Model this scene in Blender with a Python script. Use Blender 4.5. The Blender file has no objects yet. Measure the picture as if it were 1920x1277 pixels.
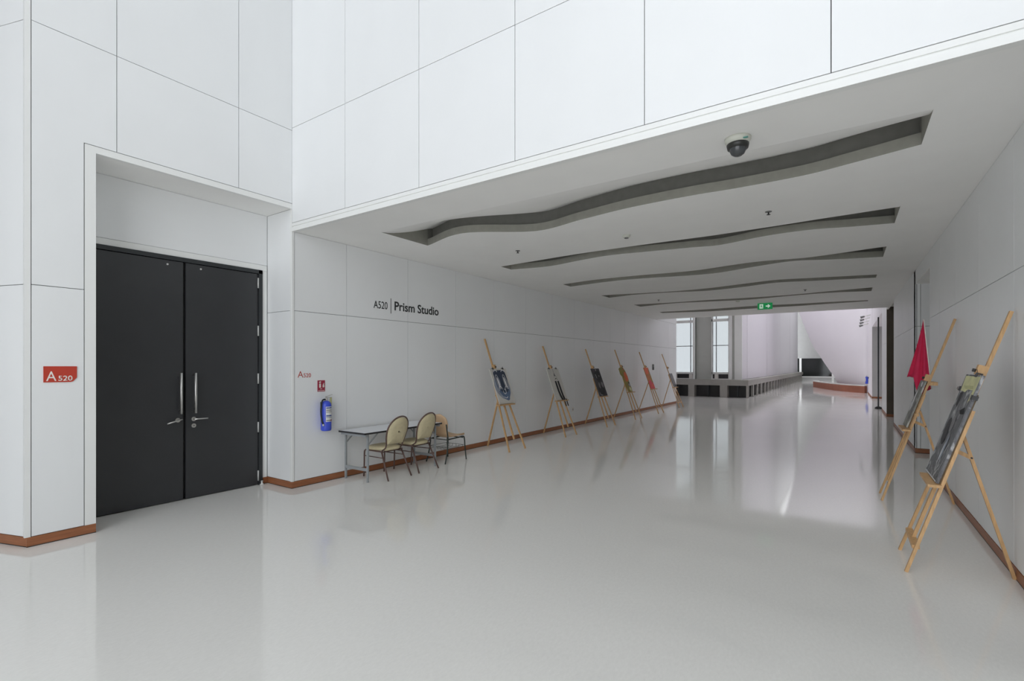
import bpy, bmesh, math, random
from mathutils import Vector, Matrix

R = math.radians
SC = bpy.context.scene
COL = SC.collection
random.seed(7)

# ------------------------------------------------------------------ camera
cam_d = bpy.data.cameras.new('camera')
cam = bpy.data.objects.new('camera', cam_d)
COL.objects.link(cam)
cam_d.sensor_width = 36.0
cam_d.lens = 36.0 * 927.0 / 1920.0
cam_d.shift_y = 47.0 / 1920.0
cam_d.clip_start = 0.05
cam_d.clip_end = 400
cam.location = (0, 0, 1.65)
cam.rotation_euler = (R(90), 0, R(34.03))
SC.camera = cam

# ------------------------------------------------------------------ world: plain overcast daylight
W = bpy.data.worlds.new('overcast_sky')
SC.world = W
W.use_nodes = True
bg = W.node_tree.nodes['Background']
bg.inputs['Color'].default_value = (0.91, 0.95, 1.0, 1)
bg.inputs['Strength'].default_value = 2.8

# light portals that only guide sampling of the sky through the real openings
def portal(name, loc, rot, sx, sy):
    d = bpy.data.lights.new(name, 'AREA')
    d.shape = 'RECTANGLE'; d.size = sx; d.size_y = sy
    try: d.cycles.is_portal = True
    except Exception: pass
    o = bpy.data.objects.new(name, d); COL.objects.link(o)
    o.location = loc; o.rotation_euler = rot
    return o
portal('lobby_glazing_portal', (-0.25, -4.95, 6.5), (R(90), 0, 0), 8.4, 12.8)
portal('window_portal', (-6.6, 28.3, 5.4), (R(-90), 0, 0), 3.2, 9)

# hazy sun from behind the camera; it falls on the lobby floor inside the tall glazing
sun_d = bpy.data.lights.new('sun', 'SUN'); sun_d.energy = 3.2; sun_d.angle = R(8); sun_d.color = (1.0, 0.97, 0.93)
sun = bpy.data.objects.new('sun', sun_d); COL.objects.link(sun)
sun.rotation_euler = (R(20), 0, R(4))

SC.view_settings.view_transform = 'Standard'
SC.view_settings.look = 'None'
SC.view_settings.exposure = 0.12
SC.view_settings.gamma = 1.0
SC.view_settings.use_curve_mapping = False
SC.cycles.max_bounces = 14
SC.cycles.diffuse_bounces = 9
SC.cycles.glossy_bounces = 5
SC.cycles.transparent_max_bounces = 12
SC.cycles.use_denoising = True
SC.cycles.caustics_reflective = False
SC.cycles.caustics_refractive = False
SC.cycles.sample_clamp_indirect = 6.0

# ------------------------------------------------------------------ materials
def lin(c):
    c = c / 255.0
    return c / 12.92 if c <= 0.04045 else ((c + 0.055) / 1.055) ** 2.4
def rgb(r, g, b): return (lin(r), lin(g), lin(b), 1)
MATS = {}
def mat(name, col, rough=0.5, metal=0.0, noise=0.0, scale=8.0, stretch=None, emit=None, spec=0.5, bump=0.0):
    m = bpy.data.materials.new(name); m.use_nodes = True
    nt = m.node_tree; b = nt.nodes['Principled BSDF']
    b.inputs['Base Color'].default_value = col
    b.inputs['Roughness'].default_value = rough
    b.inputs['Metallic'].default_value = metal
    b.inputs['Specular IOR Level'].default_value = spec
    if noise > 0 or bump > 0:
        tc = nt.nodes.new('ShaderNodeTexCoord')
        mp = nt.nodes.new('ShaderNodeMapping')
        if stretch: mp.inputs['Scale'].default_value = stretch
        n = nt.nodes.new('ShaderNodeTexNoise'); n.inputs['Scale'].default_value = scale
        n.inputs['Detail'].default_value = 5
        nt.links.new(tc.outputs['Object'], mp.inputs['Vector'])
        nt.links.new(mp.outputs['Vector'], n.inputs['Vector'])
        if noise > 0:
            r = nt.nodes.new('ShaderNodeValToRGB')
            lo = [max(0, c * (1 - noise)) for c in col[:3]] + [1]
            hi = [min(1, c * (1 + noise)) for c in col[:3]] + [1]
            r.color_ramp.elements[0].position = 0.3; r.color_ramp.elements[1].position = 0.7
            r.color_ramp.elements[0].color = lo; r.color_ramp.elements[1].color = hi
            nt.links.new(n.outputs['Fac'], r.inputs['Fac'])
            nt.links.new(r.outputs['Color'], b.inputs['Base Color'])
        if bump > 0:
            bp = nt.nodes.new('ShaderNodeBump'); bp.inputs['Strength'].default_value = bump
            bp.inputs['Distance'].default_value = 0.002
            nt.links.new(n.outputs['Fac'], bp.inputs['Height'])
            nt.links.new(bp.outputs['Normal'], b.inputs['Normal'])
    if emit:
        b.inputs['Emission Color'].default_value = emit[0]
        b.inputs['Emission Strength'].default_value = emit[1]
    MATS[name] = m
    return m

mat('white_panel', (0.835, 0.845, 0.85, 1), 0.42, noise=0.015, scale=1.5)
mat('white_trim', (0.84, 0.845, 0.83, 1), 0.4, noise=0.01, scale=2)
mat('plaster', (0.89, 0.885, 0.87, 1), 0.8, noise=0.015, scale=2)
mat('joint', (0.10, 0.10, 0.10, 1), 0.9, noise=0.1)
mat('lilac_panel', (0.70, 0.68, 0.72, 1), 0.5, noise=0.015, scale=0.6)
mat('atrium_white', (0.82, 0.795, 0.82, 1), 0.6, noise=0.015, scale=0.6)
mat('stone_grey', (0.60, 0.585, 0.56, 1), 0.6, noise=0.05, scale=5)
mat('parapet_shaded', (0.31, 0.297, 0.275, 1), 0.6, noise=0.05, scale=5)  # darkened stone grey; shade of the dim atrium side put into the colour
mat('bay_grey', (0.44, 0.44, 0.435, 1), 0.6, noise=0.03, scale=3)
mat('column_grey', (0.50, 0.51, 0.48, 1), 0.6, noise=0.03, scale=3)
mat('void', (0.022, 0.021, 0.019, 1), 0.5, noise=0.1)
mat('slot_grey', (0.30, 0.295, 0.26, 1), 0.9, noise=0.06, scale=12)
mat('slot_shade', (0.22, 0.217, 0.20, 1), 0.9, noise=0.06, scale=12)  # recess shade inside the ceiling slots, put into a darker colour
mat('base_wood', rgb(152, 96, 62), 0.45, noise=0.16, scale=5, stretch=(1, 1, 12))
mat('skirting_black', (0.02, 0.02, 0.02, 1), 0.6, noise=0.1)
mat('easel_wood', rgb(200, 160, 112), 0.5, noise=0.14, scale=9, stretch=(6, 6, 1))
mat('door_black', rgb(52, 53, 55), 0.38, noise=0.05, scale=4)
mat('door_frame', rgb(43, 46, 48), 0.45, noise=0.05, scale=4)
mat('steel', (0.62, 0.61, 0.59, 1), 0.32, metal=1.0, noise=0.04, scale=20)
mat('hinge_steel', (0.72, 0.72, 0.70, 1), 0.5, metal=0.6, noise=0.04, scale=20)
mat('table_grey', rgb(158, 162, 165), 0.45, metal=0.25, noise=0.04)
mat('table_white', rgb(226, 228, 232), 0.3, noise=0.015)
mat('black_edge', rgb(42, 42, 44), 0.5, noise=0.08)
mat('chair_brown', rgb(98, 76, 70), 0.4, metal=0.2, noise=0.06)
mat('chair_green', rgb(52, 60, 56), 0.4, metal=0.3, noise=0.06)
mat('vinyl_cream', rgb(205, 193, 158), 0.5, noise=0.05, scale=25, bump=0.1)
mat('shell_beige', rgb(203, 171, 136), 0.5, noise=0.05, scale=8)
mat('ext_blue', rgb(62, 84, 205), 0.3, noise=0.04)
mat('rubber', rgb(35, 42, 44), 0.55, noise=0.08)
mat('paper', rgb(222, 222, 220), 0.7, noise=0.02)
mat('tag_yellow', rgb(190, 190, 140), 0.7, noise=0.05)
mat('sign_red', rgb(190, 62, 44), 0.4, noise=0.02)
mat('fire_red', rgb(160, 44, 68), 0.4, noise=0.02)
mat('print_white', rgb(232, 228, 222), 0.5, noise=0.01)
mat('letter_black', rgb(35, 38, 40), 0.5, noise=0.03)
mat('ink_blue', rgb(40, 70, 140), 0.6, noise=0.03)
mat('flag_red', rgb(205, 38, 82), 0.75, noise=0.06, scale=10)
mat('canvas_white', rgb(205, 202, 196), 0.8, noise=0.03, scale=6)
mat('canvas_side', rgb(180, 176, 168), 0.8, noise=0.04)
mat('board_back', rgb(96, 82, 62), 0.8, noise=0.1)
mat('paint_navy', rgb(56, 66, 84), 0.7, noise=0.25, scale=5)
mat('paint_blue', rgb(92, 110, 138), 0.75, noise=0.22, scale=5)
mat('paint_haze', rgb(152, 158, 170), 0.8, noise=0.14, scale=6)
mat('paint_white', rgb(222, 222, 226), 0.7, noise=0.03)
mat('paint_black', rgb(30, 30, 32), 0.7, noise=0.1)
mat('paint_char', rgb(66, 64, 66), 0.75, noise=0.18, scale=7)
mat('paint_grey', rgb(128, 126, 128), 0.75, noise=0.12, scale=7)
mat('paint_olive', rgb(150, 134, 66), 0.75, noise=0.15, scale=9)
mat('paint_orange', rgb(226, 104, 60), 0.7, noise=0.1, scale=9)
mat('paint_amber', rgb(196, 118, 62), 0.7, noise=0.15, scale=9)
mat('paint_pink', rgb(222, 78, 88), 0.7, noise=0.12, scale=9)
mat('paint_lime', rgb(214, 212, 164), 0.7, noise=0.12, scale=9)
mat('brick_brown', rgb(150, 92, 70), 0.6, noise=0.1, scale=2)
mat('cam_white', rgb(205, 206, 196), 0.4, noise=0.01)
mat('cam_dark', rgb(48, 48, 46), 0.35, noise=0.05)
mat('cam_dome', rgb(70, 72, 74), 0.12, noise=0.03)
mat('exit_green', rgb(0, 110, 58), 0.4, noise=0.01, emit=(rgb(0, 130, 66), 0.55))
mat('exit_white', rgb(225, 240, 228), 0.4, noise=0.01, emit=(rgb(225, 245, 230), 0.35))
mat('alcove_brown', rgb(92, 84, 72), 0.7, noise=0.08, scale=3)
mat('glass_black', (0.016, 0.018, 0.018, 1), 0.06, noise=0.1)
mat('device_dark', rgb(48, 46, 46), 0.4, noise=0.05)
mat('device_grey', rgb(110, 110, 108), 0.4, noise=0.05)
mat('cctv_teal', rgb(90, 150, 140), 0.5, noise=0.03)

def floor_mat():
    m = bpy.data.materials.new('polished_vinyl'); m.use_nodes = True
    nt = m.node_tree; b = nt.nodes['Principled BSDF']
    tc = nt.nodes.new('ShaderNodeTexCoord')
    mp = nt.nodes.new('ShaderNodeMapping'); mp.inputs['Scale'].default_value = (1, 0.45, 1)
    mp.inputs['Rotation'].default_value = (0, 0, R(32))
    n = nt.nodes.new('ShaderNodeTexNoise'); n.inputs['Scale'].default_value = 55; n.inputs['Detail'].default_value = 6
    n.inputs['Roughness'].default_value = 0.7
    r = nt.nodes.new('ShaderNodeValToRGB')
    r.color_ramp.elements[0].position = 0.25; r.color_ramp.elements[0].color = (0.825, 0.81, 0.775, 1)
    r.color_ramp.elements[1].position = 0.7; r.color_ramp.elements[1].color = (0.895, 0.88, 0.845, 1)
    nt.links.new(tc.outputs['Object'], mp.inputs['Vector']); nt.links.new(mp.outputs['Vector'], n.inputs['Vector'])
    nt.links.new(n.outputs['Fac'], r.inputs['Fac']); nt.links.new(r.outputs['Color'], b.inputs['Base Color'])
    n2 = nt.nodes.new('ShaderNodeTexNoise'); n2.inputs['Scale'].default_value = 1.3; n2.inputs['Detail'].default_value = 4
    nt.links.new(tc.outputs['Object'], n2.inputs['Vector'])
    mr = nt.nodes.new('ShaderNodeMapRange'); mr.inputs['To Min'].default_value = 0.045; mr.inputs['To Max'].default_value = 0.10
    nt.links.new(n2.outputs['Fac'], mr.inputs['Value']); nt.links.new(mr.outputs['Result'], b.inputs['Roughness'])
    b.inputs['Specular IOR Level'].default_value = 0.5
    MATS['floor'] = m
floor_mat()

def collage_mat(name, cols, scale, stretch, seed):
    m = bpy.data.materials.new(name); m.use_nodes = True
    nt = m.node_tree; b = nt.nodes['Principled BSDF']; b.inputs['Roughness'].default_value = 0.7
    tc = nt.nodes.new('ShaderNodeTexCoord'); mp = nt.nodes.new('ShaderNodeMapping')
    mp.inputs['Scale'].default_value = stretch; mp.inputs['Location'].default_value = (seed, seed * 1.7, 0)
    n = nt.nodes.new('ShaderNodeTexNoise'); n.inputs['Scale'].default_value = scale; n.inputs['Detail'].default_value = 3
    n.inputs['Distortion'].default_value = 1.6
    r = nt.nodes.new('ShaderNodeValToRGB'); cr = r.color_ramp
    while len(cr.elements) < len(cols): cr.elements.new(0.5)
    for i, c in enumerate(cols):
        cr.elements[i].position = 0.28 + 0.44 * i / (len(cols) - 1); cr.elements[i].color = c
    nt.links.new(tc.outputs['Object'], mp.inputs['Vector']); nt.links.new(mp.outputs['Vector'], n.inputs['Vector'])
    nt.links.new(n.outputs['Fac'], r.inputs['Fac']); nt.links.new(r.outputs['Color'], b.inputs['Base Color'])
    MATS[name] = m
collage_mat('collage_grey', [rgb(70, 70, 74), rgb(118, 118, 121), rgb(98, 98, 102), rgb(165, 165, 167), rgb(200, 200, 200)], 7, (1.2, 0.7, 1), 2.3)
collage_mat('collage_foil', [rgb(92, 92, 88), rgb(126, 126, 120), rgb(150, 150, 144), rgb(196, 196, 190)], 12, (1, 0.6, 1), 5.1)

def glass_mat(name, tint, refl):
    m = bpy.data.materials.new(name); m.use_nodes = True
    nt = m.node_tree; nt.nodes.remove(nt.nodes['Principled BSDF'])
    out = nt.nodes['Material Output']
    t = nt.nodes.new('ShaderNodeBsdfTransparent'); t.inputs['Color'].default_value = tint
    g = nt.nodes.new('ShaderNodeBsdfGlossy'); g.inputs['Roughness'].default_value = 0.03
    x = nt.nodes.new('ShaderNodeMixShader'); x.inputs['Fac'].default_value = refl
    nt.links.new(t.outputs[0], x.inputs[1]); nt.links.new(g.outputs[0], x.inputs[2]); nt.links.new(x.outputs[0], out.inputs['Surface'])
    MATS[name] = m
glass_mat('film_glass', (0.50, 0.51, 0.51, 1), 0.05)
def diffuser_mat(name, col):
    m = bpy.data.materials.new(name); m.use_nodes = True
    nt = m.node_tree; nt.nodes.remove(nt.nodes['Principled BSDF'])
    t = nt.nodes.new('ShaderNodeBsdfTranslucent'); t.inputs['Color'].default_value = col
    nt.links.new(t.outputs[0], nt.nodes['Material Output'].inputs['Surface'])
    MATS[name] = m
diffuser_mat('frosted_roof', (0.64, 0.63, 0.64, 1))
glass_mat('clear_glass', (0.92, 0.94, 0.94, 1), 0.05)

# ------------------------------------------------------------------ mesh helpers
class MB:
    def __init__(s): s.bm = bmesh.new(); s.mi = 0
    def _add(s, verts, faces, smooth=False):
        vs = [s.bm.verts.new(v) for v in verts]
        out = []
        for f in faces:
            try:
                fc = s.bm.faces.new([vs[i] for i in f]); fc.material_index = s.mi; fc.smooth = smooth; out.append(fc)
            except ValueError: pass
        return vs, out
    def box(s, a, b):
        x0, y0, z0 = [min(a[i], b[i]) for i in range(3)]; x1, y1, z1 = [max(a[i], b[i]) for i in range(3)]
        s._add([(x0, y0, z0), (x1, y0, z0), (x1, y1, z0), (x0, y1, z0), (x0, y0, z1), (x1, y0, z1), (x1, y1, z1), (x0, y1, z1)],
               [(0, 3, 2, 1), (4, 5, 6, 7), (0, 1, 5, 4), (1, 2, 6, 5), (2, 3, 7, 6), (3, 0, 4, 7)]); return s
    def cbox(s, c, d):
        return s.box([c[i] - d[i] / 2 for i in range(3)], [c[i] + d[i] / 2 for i in range(3)])
    def beam(s, p0, p1, w, h, side=(1, 0, 0)):
        p0, p1 = Vector(p0), Vector(p1); d = (p1 - p0).normalized()
        u = Vector(side); u = (u - d * u.dot(d)).normalized(); v = d.cross(u)
        vs = []
        for p in (p0, p1):
            for a, b in ((-1, -1), (1, -1), (1, 1), (-1, 1)): vs.append(p + u * a * w / 2 + v * b * h / 2)
        s._add(vs, [(0, 3, 2, 1), (4, 5, 6, 7), (0, 1, 5, 4), (1, 2, 6, 5), (2, 3, 7, 6), (3, 0, 4, 7)]); return s
    def tube(s, pts, r, n=8, cap=True):
        pts = [Vector(p) for p in pts]; rings = []
        rr = r if isinstance(r, (list, tuple)) else [r] * len(pts)
        prev = None
        for i, p in enumerate(pts):
            d = (pts[min(i + 1, len(pts) - 1)] - pts[max(i - 1, 0)]).normalized()
            if prev is None:
                u = d.orthogonal().normalized()
            else:
                u = (prev - d * prev.dot(d)).normalized()
            prev = u; v = d.cross(u)
            rings.append([s.bm.verts.new(p + (u * math.cos(2 * math.pi * k / n) + v * math.sin(2 * math.pi * k / n)) * rr[i]) for k in range(n)])
        for a, b in zip(rings, rings[1:]):
            for k in range(n):
                f = s.bm.faces.new((a[k], a[(k + 1) % n], b[(k + 1) % n], b[k])); f.smooth = True; f.material_index = s.mi
        if cap:
            f = s.bm.faces.new(rings[0][::-1]); f.material_index = s.mi
            f = s.bm.faces.new(rings[-1]); f.material_index = s.mi
        return s
    def lathe(s, prof, c=(0, 0, 0), n=20, a0=0.0, a1=None):
        full = a1 is None; steps = n if full else n + 1
        rings = []
        for k in range(steps):
            a = 2 * math.pi * k / n if full else a0 + (a1 - a0) * k / n
            rings.append([s.bm.verts.new((c[0] + r * math.cos(a), c[1] + r * math.sin(a), c[2] + z)) for r, z in prof])
        for k in range(steps if full else steps - 1):
            a, b = rings[k], rings[(k + 1) % steps]
            for i in range(len(prof) - 1):
                f = s.bm.faces.new((a[i], b[i], b[i + 1], a[i + 1])); f.smooth = True; f.material_index = s.mi
        bmesh.ops.remove_doubles(s.bm, verts=[v for r in rings for v in r], dist=1e-6)
        return s
    def prism(s, poly, z0, z1, M=None):
        n = len(poly); vs = [(x, y, z0) for x, y in poly] + [(x, y, z1) for x, y in poly]
        if M is not None: vs = [M @ Vector(v) for v in vs]
        s._add(vs, [tuple(range(n))[::-1], tuple(range(n, 2 * n))] + [(i, (i + 1) % n, n + (i + 1) % n, n + i) for i in range(n)]); return s
    def flat(s, poly, z=0.0):
        s._add([(x, y, z) for x, y in poly], [tuple(range(len(poly)))]); return s
    def grid(s, rows, smooth=True):
        nr, nc = len(rows), len(rows[0]); vs = [p for r in rows for p in r]
        s._add(vs, [(i * nc + j, i * nc + j + 1, (i + 1) * nc + j + 1, (i + 1) * nc + j) for i in range(nr - 1) for j in range(nc - 1)], smooth); return s
    def build(s, name, m, parent=None, bevel=0.0, solid=0.0, sub=0, fix=True):
        if fix: bmesh.ops.recalc_face_normals(s.bm, faces=s.bm.faces[:])
        me = bpy.data.meshes.new(name); s.bm.to_mesh(me); s.bm.free()
        for k in (m if isinstance(m, (list, tuple)) else [m]): me.materials.append(MATS[k])
        o = bpy.data.objects.new(name, me); COL.objects.link(o)
        if parent is not None: o.parent = parent
        if solid:
            d = o.modifiers.new('solid', 'SOLIDIFY'); d.thickness = solid; d.offset = 0
        if sub:
            d = o.modifiers.new('sub', 'SUBSURF'); d.levels = sub; d.render_levels = sub
        if bevel:
            d = o.modifiers.new('bevel', 'BEVEL'); d.width = bevel; d.segments = 2; d.limit_method = 'ANGLE'
        return o

def tag(o, label=None, cat=None, group=None, kind=None):
    if label: o['label'] = label
    if cat: o['category'] = cat
    if group: o['group'] = group
    if kind: o['kind'] = kind
    return o
def empty(name, loc=(0, 0, 0), rot=(0, 0, 0), parent=None):
    o = bpy.data.objects.new(name, None); COL.objects.link(o)
    o.empty_display_size = 0.1
    o.location = loc; o.rotation_euler = rot
    if parent is not None: o.parent = parent
    return o
def structure(o, label=None):
    o['kind'] = 'structure'
    if label: o['label'] = label
    return o
def children_of(o): return [c for c in COL.objects if c.parent == o]
def copy_tree(o, parent=None):
    c = o.copy(); COL.objects.link(c)
    if parent is not None: c.parent = parent
    for ch in children_of(o): copy_tree(ch, c)
    return c

def arc(pts, n=6):
    """Catmull-Rom through pts"""
    P = [Vector(p) for p in pts]; P = [2 * P[0] - P[1]] + P + [2 * P[-1] - P[-2]]; out = []
    for i in range(1, len(P) - 2):
        for k in range(n):
            t = k / n; a, b, c, d = P[i - 1], P[i], P[i + 1], P[i + 2]
            out.append(0.5 * ((2 * b) + (c - a) * t + (2 * a - 5 * b + 4 * c - d) * t * t + (3 * b - a - 3 * c + d) * t ** 3))
    out.append(P[-2]); return out

def text_mesh(body, size, offset=0.0, extrude=0.001, align='LEFT'):
    cu = bpy.data.curves.new('lettering', 'FONT'); cu.body = body; cu.size = size; cu.offset = offset; cu.extrude = extrude
    cu.align_x = align
    o = bpy.data.objects.new('lettering', cu); COL.objects.link(o)
    bpy.context.view_layer.update()
    me = bpy.data.meshes.new_from_object(o.evaluated_get(bpy.context.evaluated_depsgraph_get()))
    bpy.data.objects.remove(o)
    return me
def letters(name, body, m, loc, height, width, rot, parent=None, offset=0.0, extrude=0.0012):
    """lettering fitted to a given height and width (mesh); local x right, y up"""
    me = text_mesh(body, 1.0, offset, 0.0)
    xs = [v.co.x for v in me.vertices]; ys = [v.co.y for v in me.vertices]
    x0, x1, y0, y1 = min(xs), max(xs), min(ys), max(ys)
    for v in me.vertices:
        v.co.x = (v.co.x - x0) / (x1 - x0) * width; v.co.y = (v.co.y - y0) / (y1 - y0) * height
    bm = bmesh.new(); bm.from_mesh(me)
    r = bmesh.ops.extrude_face_region(bm, geom=bm.faces[:])
    for v in [g for g in r['geom'] if isinstance(g, bmesh.types.BMVert)]: v.co.z += extrude
    bmesh.ops.recalc_face_normals(bm, faces=bm.faces[:])
    bm.to_mesh(me); bm.free()
    me.materials.clear(); me.materials.append(MATS[m])
    o = bpy.data.objects.new(name, me); COL.objects.link(o); o.location = loc; o.rotation_euler = rot
    if parent is not None: o.parent = parent
    return o

# shared unit box for wall panels
_u = MB().box((-.5, -.5, -.5), (.5, .5, .5)); bmesh.ops.recalc_face_normals(_u.bm, faces=_u.bm.faces[:])
UNIT = {}
def unit_mesh(m):
    if m not in UNIT:
        me = bpy.data.meshes.new('panel_' + m); _u.bm.to_mesh(me); me.materials.append(MATS[m]); UNIT[m] = me
    return UNIT[m]
GAP = 0.0065
def panel(parent, axis, plane, sign, u0, u1, z0, z1, m='white_panel', th=0.014, name='wall_panel', g=GAP):
    """cladding panel whose visible face lies in the plane; axis 'X' = plane of constant X; sign = facing"""
    o = bpy.data.objects.new(name, unit_mesh(m)); COL.objects.link(o); o.parent = parent
    c = plane - sign * th / 2; uu = (u0 + u1) / 2; zz = (z0 + z1) / 2
    if axis == 'X': o.location = (c, uu, zz); o.scale = (th, u1 - u0 - g, z1 - z0 - g)
    else: o.location = (uu, c, zz); o.scale = (u1 - u0 - g, th, z1 - z0 - g)
    return o
BK = 0.012   # depth of the joints

XL, XR, YH, ZC = -6.15, 1.09, 3.84, 3.45
TOP = 13.2
YE = 19.2            # end of the corridor ceiling
XD = -6.75           # plane of the double door

# ------------------------------------------------------------------ floor
structure(MB().box((-13, -6.2, -0.25), (9, 70, 0)).build('floor', 'floor'), 'pale grey polished vinyl floor')

# ------------------------------------------------------------------ wall_left : corridor side wall
wl = MB()
wl.box((XL - 0.55, YH + 0.02, 0), (XL - BK, 21.9, TOP))
wall_left = structure(wl.build('wall_left', 'joint'), 'white panelled left corridor wall')
ys = [YH + 0.035, 4.715] + [4.715 + 1.24 * k for k in range(1, 13)] + [20.83, 21.9]
for a, b in zip(ys, ys[1:]):
    panel(wall_left, 'X', XL, 1, a, b, 0.09, 2.39)
    panel(wall_left, 'X', XL, 1, a, b, 2.39, ZC + (0.0 if a < 19 else 0.0))
panel(wall_left, 'X', XL, 1, YE + 0.05, 21.9, ZC, 6.6)
panel(wall_left, 'X', XL, 1, YE + 0.05, 21.9, 6.6, TOP)
MB().box((XL - 0.56, 21.9, 0), (XL, 21.96, TOP)).build('end_cap', 'white_trim', wall_left)
# corner post at the opening
MB().box((XL - 0.03, YH, 0.09), (XL + 0.004, YH + 0.03, ZC + 0.11)).build('corner_trim', 'white_trim', wall_left)

# ------------------------------------------------------------------ wall_lobby_left : wall with the door niche
NT = 3.75   # niche soffit height
wd = MB()
wd.box((XL - 0.58, 1.255, 0), (XL - BK, 1.75 - 0.012, TOP))
wd.box((XL - 0.58, 1.7, NT + 0.012), (XL - BK, YH + 0.3, TOP))
wall_door = structure(wd.build('wall_lobby_left', 'joint'), 'white panelled lobby wall around the door niche')
panel(wall_door, 'X', XL, 1, 1.28, 1.66, 0.09, 2.39)
# L shaped panel over the niche corner
g = GAP / 2
L = [(1.28 + g, 2.39 + g), (1.66 - g, 2.39 + g), (1.66 - g, 3.82 + g), (1.92 - g, 3.82 + g), (1.92 - g, 4.80 - g), (1.28 + g, 4.80 - g)]
MB().prism(L, 0, 0.014, Matrix(((0, 0, 1, XL - 0.014), (1, 0, 0, 0), (0, 1, 0, 0), (0, 0, 0, 1)))).build('wall_panel', 'white_panel', wall_door)
panel(wall_door, 'X', XL, 1, 1.92, 3.14, 3.82, 4.80)
panel(wall_door, 'X', XL, 1, 3.14, YH + 0.004, 3.82, 4.80)
for z0, z1 in ((4.80, 7.2), (7.2, TOP)):
    for a, b in ((1.28, 1.92), (1.92, 3.14), (3.14, YH + 0.004)): panel(wall_door, 'X', XL, 1, a, b, z0, z1)
MB().box((XL - 0.03, 1.235, 0.09), (XL + 0.003, 1.277, TOP)).build('corner_trim', 'white_trim', wall_door)
# niche frame trim, jambs, soffit
MB().box((XL - 0.05, 1.664, 0.09), (XL + 0.002, 1.75, 3.816)).build('niche_trim', 'white_trim', wall_door)
MB().box((XL - 0.05, 1.75, NT), (XL + 0.002, YH, 3.816)).build('niche_trim', 'white_trim', wall_door)
MB().box((XD - 0.02, 1.735, 0), (XL - 0.05, 1.75, NT)).build('niche_jamb', 'white_trim', wall_door)
MB().box((XD - 0.02, 1.735, NT), (XL - 0.05, YH, NT + 0.012)).build('niche_soffit', 'plaster', wall_door)
# back of the niche
nb = MB()
nb.box((XD - 0.3, 1.6, 2.97), (XD - BK, YH + 0.02, NT + 0.02))
nb.box((XD - 0.3, 3.76, 0), (XD - BK, YH + 0.02, 2.97))
nb.box((XD - 0.3, 1.6, 0), (XD - BK, 1.79, 2.97))
wall_nb = structure(nb.build('wall_niche_back', 'joint'), 'white panel over the double door')
panel(wall_nb, 'X', XD, 1, 1.75, YH, 3.05, NT)
MB().box((XD - 0.02, 1.75, 2.972), (XD + 0.012, YH - 0.012, 3.047)).build('head_trim', 'white_trim', wall_nb)
MB().box((XD - 0.02, 3.755, 0.09), (XD + 0.012, YH - 0.012, 2.97)).build('jamb_trim', 'white_trim', wall_nb)
# return of the niche (faces the camera)
nr = MB().box((XD - 0.3, YH + BK, 0), (XL - 0.03, YH + 0.3, NT + 0.01))
wall_nr = structure(nr.build('wall_niche_return', 'joint'), 'narrow white return beside the double door')
for z0, z1 in ((0.09, 2.39), (2.39, NT)): panel(wall_nr, 'Y', YH, -1, XD, XL - 0.04, z0, z1)
MB().box((XL - 0.04, YH - 0.003, 0.09), (XL - 0.003, YH + 0.02, NT)).build('corner_trim', 'white_trim', wall_nr)

# ------------------------------------------------------------------ angled wall at far left
ang = math.atan2(-0.32, -1.0)
wa = empty('wall_angled_left', (XL - 0.01, 1.255, 0), (0, 0, ang))
structure(wa, 'white panelled wall angling off to the left')
MB().box((0.0, -0.3, 0), (4.2, -BK, TOP)).build('wall_backing', 'joint', wa)
MB().box((0.0, -0.05, 0.09), (0.045, 0.002, TOP)).build('corner_trim', 'white_trim', wa)
for a, b in ((0.047, 1.28), (1.28, 2.52), (2.52, 4.2)):
    for z0, z1 in ((0.09, 2.39), (2.39, 4.8), (4.8, 7.2), (7.2, TOP)):
        panel(wa, 'Y', 0, 1, a, b, z0, z1)

# ------------------------------------------------------------------ header wall over the corridor opening
hd = MB()
hd.box((XL - 0.01, YH + BK, 3.46), (9, YH + 0.35, TOP))
wall_front = structure(hd.build('wall_front', 'joint'), 'tall white panelled wall over the corridor opening')
xs = [XL, -5.04, -3.80, -2.56, -1.325, -0.08, 1.16, 2.40, 3.64, 4.88, 6.12, 7.36, 8.6]
for a, b in zip(xs, xs[1:]):
    for z0, z1 in ((3.56, 4.83), (4.83, 7.2), (7.2, TOP)): panel(wall_front, 'Y', YH, -1, a, b, z0, z1)
# edge moulding: flat band, groove, lip
ht = MB()
ht.box((XL + 0.004, YH - 0.002, 3.515), (9, YH + 0.03, 3.556))
ht.box((XL + 0.004, YH + 0.009, 3.485), (9, YH + 0.03, 3.515))
ht.box((XL + 0.004, YH - 0.012, 3.443), (9, YH + 0.05, 3.485))
ht.build('edge_moulding', 'white_trim', wall_front)
# lobby wall right of the corridor mouth
wr2 = MB().box((XR, YH + BK, 0), (9, YH + 0.35, 3.46))
wall_fr = structure(wr2.build('wall_front_right', 'joint'), 'white lobby wall right of the corridor mouth')
for a, b in zip(xs[5:], xs[6:]):
    for z0, z1 in ((0.09, 2.39), (2.39, 3.44)): panel(wall_fr, 'Y', YH, -1, max(a, XR), b, z0, z1)

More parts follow.
